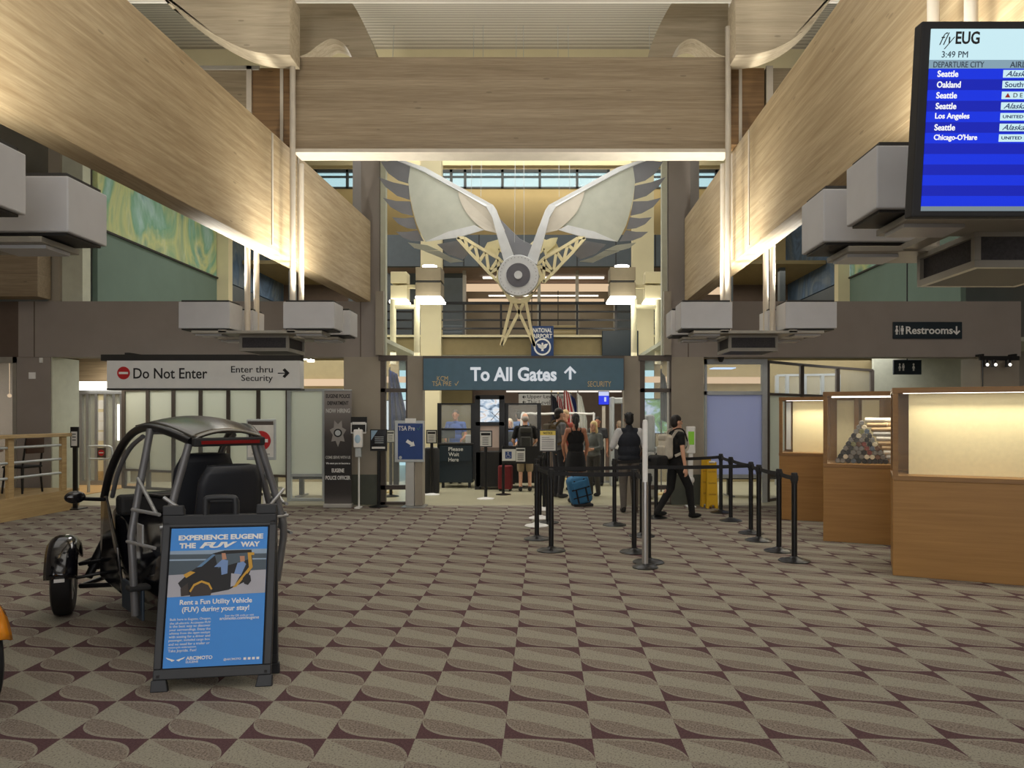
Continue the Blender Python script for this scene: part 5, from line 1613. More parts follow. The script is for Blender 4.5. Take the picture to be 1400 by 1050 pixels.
backpack('white backpack worn by the striding person in black', p, k, cloth('offwhite', (196, 190, 176)), cloth('offwhite2', (180, 172, 156)), w=.28, h=.40)
t = thing('shoulder_bag', 'black shoulder bag hanging at the hip of the striding person', 'bag', p.location, p.rotation_euler[2])
MB().box(-.20, .16, -.42, -.22, .82, 1.02).build('bag', cloth('blkbag', (18, 18, 19)), t, bevel=.05, bseg=3, smooth=30)
MB().sweep(curve([(-.1, -.32, 1.0), (-.05, -.2, 1.2), (.1, -.1, 1.42), (.15, .06, 1.40), (.10, .12, 1.1), (-.1, -.2, .98)], 4), .012, 8).build('strap', cloth('blkbag', (18, 18, 19)), t)
p, k = person('officer in blue shirt facing the hall behind the Please Wait Here desk', 623, 17.75, 176, 1.79, 'tan', ('short', (60, 50, 44)), ((44, 82, 160), .6, 'waist'), ('trousers', (24, 28, 44)), blk, J={'elL': (-.25, .05, 1.15), 'wrL': (-.2, .22, 1.06), 'elR': (.25, .05, 1.15), 'wrR': (.2, .22, 1.06)})
p, k = person('white-haired officer in blue facing the queue behind the document desk', 697, 17.6, 180, 1.58, 'light', ('bob', (232, 220, 196)), ((70, 96, 150), .6, 'waist'), ('trousers', (24, 28, 44)), blk, female=True, J={'elL': (-.25, .05, 1.15), 'wrL': (-.15, .24, 1.06), 'elR': (.25, .05, 1.15), 'wrR': (.15, .24, 1.06)})
p, k = person('officer in light blue shirt with back turned deep in the security hall', 710, 18.6, 10, 1.78, 'light', ('short', (24, 20, 18)), ((96, 134, 196), .6, 'waist'), ('trousers', (24, 28, 44)), blk)
p, k = person('dark-haired person deep in the hall below the blue screen', 817, 17.2, 170, 1.62, 'tan', ('short', (26, 22, 20)), ((60, 62, 66), .6, 'waist'), ('trousers', (40, 40, 44)), blk)
p, k = person('person in pale shirt deep in the hall beside the blue screen post', 847, 18.3, 20, 1.52, 'light', ('short', (150, 130, 110)), ((200, 200, 196), .6, 'waist'), ('trousers', (60, 60, 64)), blk)

# ------------------------------------------------------------------ luggage
Y = 13.35
t = thing('duffel_bag', 'blue wheeled duffel with black straps standing on the carpet', 'duffel bag', (PX(794.5, Y), Y, 0), R(12))
bl = cloth('duffelblue', (52, 108, 148))
M = Matrix.Rotation(R(-14), 4, 'Y') @ Matrix.Rotation(R(6), 4, 'X')
Mz = Matrix.Translation((0.02, 0, .045)) @ M
b = MB().box(-.20, .20, -.14, .14, .0, .53)
b.build('bag', bl, t, bevel=.09, bseg=4, smooth=30, M=Mz)
b = MB()
for x in (-.09, .09): b.box(x - .015, x + .015, -.146, -.138, .05, .48)
b.box(-.17, .17, -.146, -.138, .30, .325).box(-.17, .17, -.146, -.138, .15, .17)
b.build('strap', m['belt'], t, M=Mz)
MB().box(-.14, .14, -.17, -.12, .32, .46).build('pocket', bl, t, bevel=.02, M=Mz)
MB().sweep([(-.06, 0, .52), (-.05, 0, .58), (.05, 0, .58), (.06, 0, .52)], .012, 8).build('handle', m['belt'], t, M=Mz)
MB().box(-.16, .20, -.13, .13, .0, .05).build('skid', m['blackmat'], t, bevel=.012)
for x in (-.12, .18):
    MB().lathe([(.001, -.02), (.035, -.02), (.035, .02), (.001, .02)], (x, .1, .035), 16, 'x').build('wheel', m['rubber'], t)
Y = 16.0
t = thing('suitcase', 'dark red upright suitcase beside the person in khaki shorts', 'suitcase', (PX(691, Y), Y, 0), R(-8))
MB().box(-.15, .15, -.11, .11, .04, .56).build('shell', cloth('suitred', (112, 34, 38)), t, bevel=.035, bseg=3, smooth=30)
MB().sweep([(-.08, .05, .55), (-.08, .05, .78), (.08, .05, .78), (.08, .05, .55)], .01, 8).build('handle', m['black'], t)
for x in (-.11, .11):
    MB().lathe([(.001, -.015), (.024, -.015), (.024, .015), (.001, .015)], (x, .06, .024), 14, 'x').build('wheel', m['rubber'], t)
    MB().box(x - .02, x + .02, -.08, -.04, 0, .05).build('foot', m['rubber'], t)

# ------------------------------------------------------------------ security hall behind the opening
struct(box('wall_security', m['mauve'], PX(560, 21), PX(880, 21), 21.0, 21.1, 0, 3.14))
struct(box('wall_security_left', m['tanwall'], PX(556, 19), PX(646, 20.5), 20.4, 20.5, 0, 3.14))
struct(box('column_13', m['cream'], PX(580, 17.4), PX(601, 17.4), 17.4, 17.7, 0, 3.05))
struct(box('ceiling', m['greenwhite'], PX(556, 14), PX(875, 14), 18.0, 21.0, 3.02, 3.13))
tag(box('ceiling_light', emit('hall_line_glow', (1, .93, .82, 1), .95), PX(692, 19), PX(850, 19), 19, 19.15, PZ(536, 19), PZ(534, 19)), 'white light line along the security hall ceiling', 'ceiling light')
def hanging_sign():
    Y = 19.4
    t = thing('direction_sign', 'white Upper Level direction sign at the back of the security hall', 'sign', (PX(745, Y), Y, PZ(554, Y)))
    W = PX(781, Y) - PX(745, Y); H = PZ(538.5, Y) - PZ(554, Y); k = Y / 1000
    box('panel', m['signsilver'], -W, W, 0, .08, 0, H, t, .006)
    box('edge', m['boxdark'], -W - .02, W + .02, .01, .09, H, H + .03, t)
    text('Upper Level Gates', m['ink'], 58 * k, 6.4 * k, t, at=(5 * k, -.002, H * .72))
    text('This Level B Gates', m['ink'], 58 * k, 6.2 * k, t, at=(5 * k, -.002, H * .25))
    for z in (H * .72, H * .27):
        b = MB(); b.box(-29 * k, -26 * k, -.004, 0, z - .01, z + .01); b.poly([(-31 * k, -.004, z), (-28.5 * k, -.004, z + .05), (-28.5 * k, -.004, z - .05)], .004); b.build('arrow', m['ink'], t)
    for s in (-.5, .5): MB().tube((W * s, .04, H), (W * s, .04, 3.04), .012, 6).build('hanger', m['black'], t)
hanging_sign()
# flags on poles
fl = {'dark': rgb(30, 32, 44), 'red': rgb(170, 44, 48), 'white': rgb(216, 208, 206), 'blue': rgb(40, 54, 110), 'pale': rgb(214, 216, 210)}
def flag(px, Y, h, cols, label, w=.30, drop=.9, grp='flags on poles in the security hall'):
    t = thing('flag', label, 'flag', (PX(px, Y), Y, 0), 0, grp)
    MB().lathe([(.001, 0), (.07, 0), (.065, .03), (.03, .06), (.001, .06)], seg=20).build('base', m['gold'], t)
    MB().tube((0, 0, .05), (0, 0, h), .014, 10).build('pole', m['bronze'], t)
    MB().ell((0, 0, h + .03), (.02, .02, .045)).build('finial', m['gold'], t)
    mats = [plain('flag_%d_%s' % (px, i), c, .8) for i, c in enumerate(cols)]
    b = MB(); n = 12
    vs = [[b.bm.verts.new(((i / n) * w * (.35 + .65 * min(1, j / 8 + .15)) - .02, .05 * math.sin(i * 1.9) - .02, h - .05 - drop * (j / 10) - .10 * (i / n))) for j in range(11)] for i in range(n + 1)]
    for i in range(n):
        for j in range(10):
            f = b._f([vs[i][j], vs[i + 1][j], vs[i + 1][j + 1], vs[i][j + 1]])
            f.material_index = (i // 2) % len(cols)
    b.build('cloth', mats, t, smooth=True, solid=.006)
flag(754, 18.6, 2.25, [fl['dark']], 'dark furled flag leftmost in the row in the security hall')
flag(763, 19.1, 2.22, [fl['red'], fl['white']], 'red and white furled flag second in the row', .25)
flag(772, 18.7, 2.38, [fl['red'], fl['white'], fl['red'], fl['white']], 'striped furled flag tallest in the middle of the row')
flag(781, 19.1, 2.24, [fl['blue']], 'blue furled flag fourth in the row in the security hall', .25)
flag(790, 18.7, 2.28, [fl['pale']], 'pale furled flag rightmost in the row in the security hall', .25)
# flags seen through the sidelights
flag(533, 15.6, 2.68, [rgb(24, 40, 84), rgb(30, 60, 130)], 'dark blue furled flag behind the left sidelight', .42, 1.5, 'furled flags behind the sidelights')
flag(904, 15.2, 2.62, [rgb(26, 28, 34)], 'dark furled flag behind the right sidelight', .2, 1.0, 'furled flags behind the sidelights')
# bright posters behind the sidelights
def lit_screen(pa, pb, py0, py1, Y, mat, label):
    xc = PX((pa + pb) / 2, Y); w = PX(pb, Y) - xc
    t = thing('picture_screen', label, 'screen', (xc, Y, 0))
    box('screen', mat, -w, w, 0, .04, PZ(py1, Y), PZ(py0, Y), t); box('housing', m['black'], -w - .02, w + .02, .04, .1, PZ(py1, Y) - .02, PZ(py0, Y) + .02, t)
    box('post', m['black'], -.06, .06, .06, .12, .02, PZ(py1, Y), t); box('base', m['black'], -.3, .3, -.1, .3, 0, .02, t)
lit_screen(522, 559, 548, 590, 16.4, emit('poster_white', rgb(226, 238, 242), .95), 'bright pale screen behind the left sidelight')
n = NT('airport_picture'); n.base((0, 0, 0, 1))
cc = n.ramp(n.noise(n.coord(), 3.2, 4, .6, .5), [(.32, rgb(60, 84, 92)), (.45, rgb(116, 160, 96)), (.55, rgb(176, 196, 220)), (.66, rgb(236, 240, 244))])
n.l(cc, n.b.inputs['Emission Color']); n.b.inputs['Emission Strength'].default_value = .85
lit_screen(872, 915, 546, 592, 16.4, n.set(.4), 'bright picture screen of aircraft and trees behind the right sidelight')
# blue information screen on a post
Y = 18.0
t = thing('information_screen', 'small bright blue screen on a post at the back of the security hall', 'screen', (PX(825.5, Y), Y, 0))
w = PX(833, Y) - PX(825.5, Y)
box('post', m['pipe'], -.04, .04, .02, .08, .03, PZ(555, Y), t); box('base', m['steel'], -.25, .25, -.15, .25, 0, .03, t)
b = MB(); b.box(-w, w, 0, .06, PZ(554, Y), PZ(534.5, Y)); b.build('housing', m['black'], t, bevel=.004)
b = MB(); b.box(-w + .01, w - .01, -.004, 0, PZ(553, Y), PZ(541, Y)); b.mi = 1; b.box(-w + .01, w - .01, -.004, 0, PZ(541, Y), PZ(535.5, Y)); b.box(.01, .06, -.006, -.004, PZ(549, Y), PZ(543, Y))
b.build('screen', [emit('scr2_blue', rgb(40, 60, 240), .9), emit('scr2_white', rgb(206, 214, 250), .9)], t)
# white crowd rails and a walk-through detector
for (pa, pb, Y, lb) in ((713, 738, 18.2, 'white looped rail at the back left of the flags'), (738, 812, 18.3, 'long white looped rail below the flags')):
    t = thing('crowd_rail', lb, 'rail', (PX((pa + pb) / 2, Y), Y, 0), 0, 'white looped rails in the security hall')
    w = (PX(pb, Y) - PX(pa, Y)) / 2
    MB().sweep(curve([(-w, 0, 0), (-w, 0, 1.55), (-w + .12, 0, PZ(566, Y)), (w - .12, 0, PZ(566, Y)), (w, 0, 1.55), (w, 0, 0)], 5), .03, 10).build('rail', m['white'], t, smooth=60)
Y = 17.2
t = thing('metal_detector', 'pale walk-through detector frame left of the right gate column', 'detector', (PX(842, Y), Y, 0))
for a in (836.5, 853):
    box('side_panel', m['alum'], PX(a, Y) - PX(842, Y) - .04, PX(a, Y) - PX(842, Y) + .04, -.25, .25, 0, PZ(543, Y), t, .02)
box('header', m['alum'], PX(836, Y) - PX(842, Y), PX(853.5, Y) - PX(842, Y), -.22, .22, PZ(552, Y), PZ(544, Y), t, .02)

# podium desks with clear shields
def podium(pa, pb, Y, label, counter, top, words=None):
    xc = PX((pa + pb) / 2, Y); w = PX(pb, Y) - xc
    t = thing('podium_desk', label, 'desk', (xc, Y, 0), 0, 'document desks with clear shields')
    box('cabinet', m['signdark'] if words else m['blackmat'], -w, w, .05, .65, .12, counter - .04, t, .01)
    box('worktop', m['boxdark'], -w - .02, w + .02, 0, .7, counter - .04, counter, t, .006)
    for x in (-w + .08, w - .08):
        box('leg', m['black'], x - .03, x + .03, .1, .16, 0, .12, t)
    for x in (-w, w): box('upright', m['black'], x - .045, x + .045, .06, .12, .2, top, t)
    box('cross_rail', m['black'], -w, w, .075, .105, top - .04, top, t)
    box('cross_rail', m['black'], -w, w, .075, .105, PZ(587, Y) - .02, PZ(587, Y) + .02, t)
    box('shield', m['glass'], -w + .045, w - .045, .085, .092, counter, top - .04, t)
    if words:
        box('sign_panel', m['signdark'], -w + .02, w - .02, -.02, .0, PZ(630, Y), counter - .05, t)
        for k_, s_ in enumerate(words): text(s_, m['whitepaper'], (.33, .24, .23)[k_], .085, t, at=(-.16, -.022, counter - .13 - .12 * k_), bold=.01, align='l')
    return t
podium(600, 646, 16.6, 'desk with dark Please Wait Here panel and clear shield', PZ(606, 16.6), PZ(551, 16.6), ('Please', 'Wait', 'Here'))
podium(692, 737, 16.5, 'document desk before the grey-haired person in khaki shorts', PZ(611, 16.5), PZ(551, 16.5))
# counter clutter on the first desk
Y = 16.9
def monitor(px, Y, z, label):
    t = thing('monitor', label, 'monitor', (PX(px, Y), Y, z), R(8), 'monitors on the document desks')
    box('base', m['black'], -.09, .09, -.07, .07, 0, .015, t); box('neck', m['black'], -.02, .02, -.02, .02, .015, .12, t)
    box('housing', m['blackmat'], -.17, .17, -.03, .02, .1, .34, t, .01)
    box('screen', m['bluegrey'], -.155, .155, -.034, -.03, .12, .325, t)
monitor(612, 16.95, PZ(606, 16.6), 'small black monitor on the left end of the Please Wait Here desk')
monitor(694, 16.85, PZ(611, 16.5), 'small black monitor on the second document desk')
tag(MB().box(PX(637, 16.9), PX(645, 16.9), 16.8, 17.0, PZ(606, 16.6), PZ(606, 16.6) + .18).build('paper_tray', m['whitepaper'], bevel=.01), 'white paper tray on the Please Wait Here desk', 'tray')
# big black kiosk frame with bright picture screen
def kiosk():
    Y = 16.2
    xa, xb = PX(650, Y), PX(689, Y); xc = (xa + xb) / 2; w = xb - xc
    t = thing('screen_kiosk', 'tall black kiosk with bright picture screen between the desks', 'kiosk', (xc, Y, 0))
    box('cabinet', m['blackmat'], -w, w, .05, .6, .06, PZ(618, Y), t, .01)
    for x in (-w + .03, w - .06): box('upright', m['black'], x - .05, x + .07, .05, .15, .0, PZ(541, Y), t)
    box('top_bar', m['black'], -w, w, .05, .15, PZ(546, Y), PZ(540, Y), t); box('middle_bar', m['black'], -w, w, .05, .15, PZ(582, Y), PZ(577, Y), t)
    n = NT('kiosk_picture'); n.base((0, 0, 0, 1))
    cc = n.ramp(n.noise(n.map(n.coord(), (1, 1, 2.2)), 4, 3, .5, .8), [(.35, rgb(90, 110, 130)), (.45, rgb(176, 196, 216)), (.56, rgb(236, 242, 248)), (.7, rgb(214, 190, 170))])
    n.l(cc, n.b.inputs['Emission Color']); n.b.inputs['Emission Strength'].default_value = .9
    box('screen', n.set(.3), -w + .08, w - .09, .06, .1, PZ(577, Y), PZ(546, Y), t)
    b = MB(); c = .06
    b.bar((.02, .05, PZ(575, Y)), (.24, .05, PZ(560, Y)), .01, .04, (0, 1, 0)).bar((.02, .05, PZ(563, Y)), (.22, .05, PZ(574, Y)), .01, .04, (0, 1, 0))
    b.build('tower_pictogram', m['ink'], t)
    box('lower_picture', plain('kiosk_lower', rgb(206, 186, 178), .5), -w + .08, w - .09, .08, .1, PZ(612, Y), PZ(583, Y), t)
    for x in (-w + .1, w - .1):
        MB().lathe([(.001, -.02), (.06, -.02), (.06, .02), (.001, .02)], (x, .1, .06), 16, 'x').build('caster', m['rubber'], t)
kiosk()
# notices on stands
def stand_sign(px, Y, z0, z1, wpx, label, kind, base_white=False):
    t = thing('stand_sign', label, 'sign', (PX(px, Y), Y, 0))
    w = wpx / 2000 * Y
    MB().lathe([(.001, 0), (.17, 0), (.17, .012), (.05, .035), (.001, .04)], seg=24).build('base', m['white'] if base_white else m['black'], t)
    MB().tube((0, .03, .03), (0, .03, z0 + .02), .032, 12).build('post', m['black'], t, smooth=40)
    box('frame', m['black'], -w - .02, w + .02, 0, .03, z0 - .02, z1 + .02, t, .004)
    h = z1 - z0
    if kind == 'notice':
        box('paper', m['whitepaper'], -w, w, -.004, 0, z0, z1, t); box('heading_band', plain('notice_yellow', rgb(226, 204, 96), .6), -w, w, -.006, -.004, z1 - h * .22, z1, t)
        text('NOTICE', m['ink'], w * 1.2, h * .11, t, at=(0, -.007, z1 - h * .11), bold=.02)
        b = MB()
        for k_ in range(7): b.box(-w * .8, w * (.8 if k_ != 6 else .2), -.006, -.004, z0 + h * (.08 + .095 * k_), z0 + h * (.105 + .095 * k_))
        b.build('text_lines', m['mesh_dark'], t)
    elif kind == 'paper':
        box('paper', m['whitepaper'], -w, w, -.004, 0, z0, z1, t); box('heading_band', m['ink'], -w * .85, w * .85, -.006, -.004, z1 - h * .26, z1 - h * .1, t)
        b = MB()
        for k_ in range(4): b.box(-w * .6, w * .5, -.006, -.004, z0 + h * (.12 + .14 * k_), z0 + h * (.16 + .14 * k_))
        b.build('text_lines', m['mesh_dark'], t)
    elif kind == 'dark':
        box('paper', m['gloss'], -w, w, -.004, 0, z0, z1, t)
        b = MB()
        for k_ in range(4): b.box(-w * .5, w * .7, -.006, -.004, z0 + h * (.35 + .1 * k_), z0 + h * (.38 + .1 * k_))
        b.build('text_lines', m['alum'], t)
        b = MB(); b.poly([(-w, -.006, z1), (-w * .1, -.006, z1), (-w * .9, -.006, z0 + h * .55), (-w, -.006, z0 + h * .5)], .002); b.build('pale_swoosh', plain('swoosh', rgb(150, 180, 206), .4), t)
        box('footer_band', m['whitepaper'], -w * .9, w * .9, -.006, -.004, z0 + .02, z0 + h * .16, t)
    return t
Yq = 11.45
stand_sign(749, 11.25, PZ(616, 11.25), PZ(589, 11.25), 21, 'white notice with yellow heading on a post in the queue', 'notice')
stand_sign(664, 14.45, PZ(610, 14.45), PZ(590, 14.45), 15, 'small white notice on a black post before the kiosk', 'paper', True)
stand_sign(590, 15.2, PZ(605, 15.2), PZ(589, 15.2), 12, 'small grey notice on a post left of the Please Wait Here desk', 'paper', True)
stand_sign(517.5, 13.2, PZ(615, 13.2), PZ(588.5, 13.2), 20, 'dark glossy notice on a black post left of the pre-check sign', 'dark')
stand_sign(534, 14.9, PZ(604, 14.9), PZ(589, 14.9), 10, 'small dark notice behind the left sidelight glass', 'paper')
t = thing('litter_bin', 'tall black bin behind the pre-check sign', 'bin', (PX(590, 15.6), 15.6, 0))
MB().lathe([(.001, 0), (.16, 0), (.17, .05), (.17, .9), (.15, .95), (.001, .95)], seg=24).build('body', m['blackmat'], t, smooth=40)
MB().lathe([(.08, .951), (.13, .951), (.13, .97), (.08, .97), (.08, .951)], seg=20).build('rim', m['steel'], t)
# wheelchair sign and notice hanging on the queue barrier in front of the desk
Y = 15.2
t = thing('queue_barrier', 'dark queue panel carrying the wheelchair sign and a notice', 'barrier', (PX(712, Y), Y, 0))
box('panel', m['blackmat'], PX(687, Y) - PX(712, Y), PX(741, Y) - PX(712, Y), 0, .02, PZ(634, Y), PZ(610, Y), t)
for a in (688, 740): MB().tube((PX(a, Y) - PX(712, Y), .03, 0), (PX(a, Y) - PX(712, Y), .03, PZ(610, Y)), .03, 12).build('post', m['black'], t); 
for a in (688, 740): MB().lathe([(.001, 0), (.16, 0), (.16, .012), (.05, .03), (.001, .035)], (PX(a, Y) - PX(712, Y), .03, 0), 24).build('base', m['black'], t)
q = lambda px, py: (PX(px, Y) - PX(712, Y), PZ(py, Y))
a, c = q(686.5, 630), q(705, 614)
pl = box('wheelchair_sign', m['whitepaper'], a[0], c[0], -.012, -.002, a[1], c[1], t)
a, c = q(690.8, 627), q(699.6, 617.3)
box('blue_square', m['navy'], a[0], c[0], -.016, -.012, a[1], c[1], pl)
cx, cz = (a[0] + c[0]) / 2, (a[1] + c[1]) / 2
b = MB(); s = .0115
b.lathe([(.001, 0), (s, 0), (s, .003), (.001, .003)], (cx - .008, -.019, cz + .048), 12, 'y')
b.bar((cx - .008, -.018, cz + .035), (cx - .004, -.018, cz - .008), .004, .014, (0, 1, 0)).bar((cx - .004, -.018, cz - .006), (cx + .026, -.018, cz - .008), .004, .013, (0, 1, 0)).bar((cx + .026, -.018, cz - .006), (cx + .038, -.018, cz - .045), .004, .012, (0, 1, 0)).bar((cx - .006, -.018, cz + .014), (cx + .018, -.018, cz + .012), .004, .009, (0, 1, 0))
for k_ in range(12):
    a0 = R(100 + k_ * 19); a1 = R(100 + (k_ + 1) * 19)
    b.bar((cx - .006 + .036 * math.cos(a0), -.018, cz - .024 + .036 * math.sin(a0)), (cx - .006 + .036 * math.cos(a1), -.018, cz - .024 + .036 * math.sin(a1)), .004, .008, (0, 1, 0))
b.build('wheelchair_mark', m['white'], pl)
a, c = q(705.5, 631), q(718, 612.5)
pl = box('notice', m['whitepaper'], a[0], c[0], -.014, -.004, a[1], c[1], t)
box('heading_band', m['ink'], a[0] + .01, c[0] - .01, -.017, -.014, c[1] - .06, c[1] - .025, pl)
b = MB()
for k_ in range(4): b.box(a[0] + .03, c[0] - .03, -.017, -.014, a[1] + .03 + .04 * k_, a[1] + .045 + .04 * k_)
b.build('text_lines', m['mesh_dark'], pl)

# ------------------------------------------------------------------ things along the far wall
# pre-check sign on pedestal
Y = 13.15
t = thing('precheck_sign', 'blue pre-check lane sign with white arrow on a grey pedestal', 'sign', (PX(561, Y), Y, 0))
q = lambda px, py: (PX(px, Y) - PX(561, Y), 0, PZ(py, Y)); k = Y / 1000
box('pedestal', m['signsilver'], q(554, 0)[0], q(566, 0)[0], .02, .12, .02, PZ(628, Y), t, .01)
box('pedestal_side', m['colgrey'], q(566.5, 0)[0], q(577, 0)[0], .03, .2, .02, PZ(628, Y), t, .01)
box('foot', m['steel'], q(550, 0)[0], q(582, 0)[0], -.12, .28, 0, .02, t, .004)
b = MB().box(q(539.5, 0)[0], q(580, 0)[0], .0, .06, PZ(632, Y), PZ(575, Y)); b.build('frame', m['alum'], t, bevel=.01)
box('face', m['navy'], q(544, 0)[0], q(578, 0)[0], -.006, 0, PZ(628, Y), PZ(579, Y), t)
box('top_card', m['white'], q(554, 0)[0], q(568.5, 0)[0], -.01, .02, PZ(578, Y), PZ(572, Y), t)
text('TSA Pre', m['white'], 22.5 * k, 6.5 * k, t, at=(q(556, 0)[0], -.008, PZ(585.5, Y)), bold=.01)
b = MB(); b.bar(q(570, 585), q(572, 588), .006, .012, (0, 1, 0)).bar(q(572, 588), q(575.5, 582), .006, .012, (0, 1, 0)); b.build('check_mark', plain('check_green', rgb(66, 140, 110), .5), t, M=Matrix.Translation((0, -.009, 0)))
def rotpt(pts, ang, c):
    o = []
    for x, y in pts:
        x_, y_ = x * math.cos(ang) - y * math.sin(ang), x * math.sin(ang) + y * math.cos(ang)
        o.append((c[0] + x_, -.009, c[1] + y_))
    return o
c = q(561.5, 606)
b = MB(); b.poly(rotpt([(-.085, -.03), (.02, -.03), (.02, -.06), (.09, 0), (.02, .06), (.02, .03), (-.085, .03)], R(-32), (c[0], c[2])), .004); b.build('arrow', m['white'], t)
MB().lathe([(.001, 0), (.028, 0), (.028, .003), (.001, .003)], (q(547.5, 0)[0], -.009, PZ(625.5, Y)), 20, 'y').build('seal', m['alum'], t)
# police banner
Y = 13.05
t = thing('police_banner', 'grey and black Eugene police hiring banner on a roll-up base', 'banner', (PX(461, Y), Y, 0)); k = Y / 1000
w = 18.7 * k
def grad_banner():
    n = NT('banner_print')
    z = n.xyz(n.coord())['Z']
    n.base(n.ramp(n.math('MULTIPLY', z, 1 / 2.05), [(0, rgb(110, 106, 104)), (.12, rgb(52, 48, 48)), (.35, rgb(28, 25, 25)), (.62, rgb(62, 56, 54)), (1, rgb(146, 140, 136))]))
    return n.set(.5)
box('print', grad_banner(), -w, w, .05, .058, .06, PZ(534, Y), t)
box('base', m['signsilver'], -w - .01, w + .01, 0, .14, 0, .07, t, .01); box('top_bar', m['alum'], -w, w, .04, .07, PZ(534, Y), PZ(534, Y) + .02, t)
for s_, py, ww, hh, mt in (('EUGENE POLICE', 541.5, 33, 5.4, m['ink']), ('DEPARTMENT', 551, 29, 5.2, m['ink']), ('NOW HIRING', 561.5, 33, 6, m['signsilver']), ('COME SERVE WITH US', 625.5, 34, 4, m['signsilver']), ('We want you to become a', 634, 33, 3.4, m['white']), ('EUGENE', 643.5, 17, 5.4, m['white']), ('POLICE OFFICER', 653.5, 34, 5.4, m['white']), ('www.eugene-or.gov', 676, 26, 2.2, m['mesh_dark'])):
    text(s_, mt, ww * k, hh * k, t, at=(0, .049, PZ(py, Y)), bold=.025)
b = MB()
cz = PZ(592, Y)
pts = []
for kk in range(14):
    a = PI / 2 + kk * 2 * PI / 14 + PI / 14 * 0
    r_ = (.145 if kk % 2 else .23) * (1.0 if kk not in (6, 7, 8) else 1.0)
    pts.append((r_ * .66 * math.cos(a + PI), .046, cz + r_ * math.sin(a + PI) * 1.08))
b.poly(pts, .004); b.build('badge', plain('badge_silver', rgb(150, 146, 142), .4, .2), t)
MB().lathe([(.001, 0), (.075, 0), (.075, .003), (.001, .003)], (0, .042, cz), 24, 'y').build('badge_ring', m['ink'], t)
MB().lathe([(.001, 0), (.05, 0), (.05, .003), (.001, .003)], (0, .039, cz), 24, 'y').build('badge_centre', m['alum'], t)
# sanitizer stand
Y = 13.0
t = thing('sanitizer_stand', 'white hand sanitizer dispenser on a slim stand before the column', 'sanitizer stand', (PX(490, Y), Y, 0)); k = Y / 1000
box('base', m['white'], -4 * k, 4 * k, -.1, .1, 0, .03, t, .01)
MB().tube((0, .04, .02), (0, .04, PZ(585, Y)), .015, 10).build('post', m['white'], t, smooth=40)
box('sign_card', m['ink'], -11 * k, 11 * k, .03, .05, PZ(590, Y), PZ(570, Y), t); box('card_header', m['whitepaper'], -9 * k, 9 * k, .026, .03, PZ(580.5, Y), PZ(577, Y), t)
MB().sweep([(-10 * k, .02, PZ(578, Y)), (-10 * k, 0, PZ(592, Y)), (10 * k, 0, PZ(592, Y)), (10 * k, .02, PZ(578, Y))], .010, 8).build('holder', m['white'], t)
MB().box(-6 * k, 6 * k, -.06, .04, PZ(612, Y), PZ(587, Y)).build('dispenser', m['white'], t, bevel=.025, bseg=3)
MB().ell((0, -.055, PZ(600, Y)), (4.2 * k, .02, 6 * k)).build('push_pad', plain('pad_blue', rgb(176, 206, 226), .3), t, smooth=True)
MB().box(-4 * k, 4 * k, -.03, .04, PZ(625, Y), PZ(612, Y)).build('drip_tray', m['alum'], t, bevel=.01)
# thermometer kiosk on the right column
Y = 13.1
t = thing('temperature_kiosk', 'slim white kiosk with green screen beside the right column', 'kiosk', (PX(945, Y), Y, 0)); k = Y / 1000
box('post', m['white'], -3 * k, 3 * k, .02, .1, .02, PZ(618, Y), t, .01); box('base', m['white'], -6 * k, 6 * k, -.05, .2, 0, .03, t, .01)
box('head', m['white'], -6 * k, 6 * k, 0, .1, PZ(620, Y), PZ(583, Y), t, .015); box('screen', emit('green_screen', rgb(120, 170, 50), .6), -4 * k, 4 * k, -.004, 0, PZ(608, Y), PZ(590, Y), t)
MB().ell((0, -.03, PZ(656, Y)), (4 * k, .05, 5 * k)).build('dispenser', m['white'], t, smooth=True)
# grey x-ray style kiosks near the right sidelight
Y = 14.4
t = thing('check_in_machine', 'grey rounded machine behind the vest man, right of the gate column', 'machine', (PX(892, Y), Y, 0)); k = Y / 1000
MB().box(-9 * k, 4 * k, 0, .5, .02, PZ(618, Y)).build('cabinet', m['signsilver'], t, bevel=.04, bseg=3)
MB().box(-9 * k, 5 * k, .1, .4, PZ(618, Y), PZ(567, Y)).build('tower', m['alum'], t, bevel=.06, bseg=3)
MB().box(5 * k, 16 * k, -.05, .4, PZ(622, Y), PZ(612, Y)).build('shelf', m['signsilver'], t, bevel=.02)
# yellow caution signs leaning at the column
for px, Y, lb in ((966.5, 13.15, 'yellow folded wet floor sign against the right column'), (974, 12.95, 'yellow folded wet floor sign in front of the other one')):
    t = thing('caution_sign', lb, 'caution sign', (PX(px, Y), Y, 0), 0, 'yellow folded caution signs'); k = Y / 1000
    h = PZ(626 if px < 970 else 632, Y)
    for s, M in ((0, Matrix.Rotation(R(-3), 4, 'X')), (1, Matrix.Translation((0, .10, 0)) @ Matrix.Rotation(R(2), 4, 'X'))):
        b = MB(); b.poly([(-.10, 0, .06), (-.10, 0, 0), (-.06, 0, 0), (-.05, 0, .06), (.05, 0, .06), (.06, 0, 0), (.10, 0, 0), (.10, 0, .06), (.085, 0, h), (-.085, 0, h)], .015)
        o = b.build('panel', m['yellowsign'], t, M=M, bevel=.004)
        if s == 0:
            for z in (.25, .45, .65): text('CAUTION', plain('caution_ink', rgb(150, 104, 10), .6), .13, .03, o, M, (0, -.002, z))
    MB().tube((-.05, .04, h), (.05, .04, h), .02, 10).build('handle', m['white'], t)
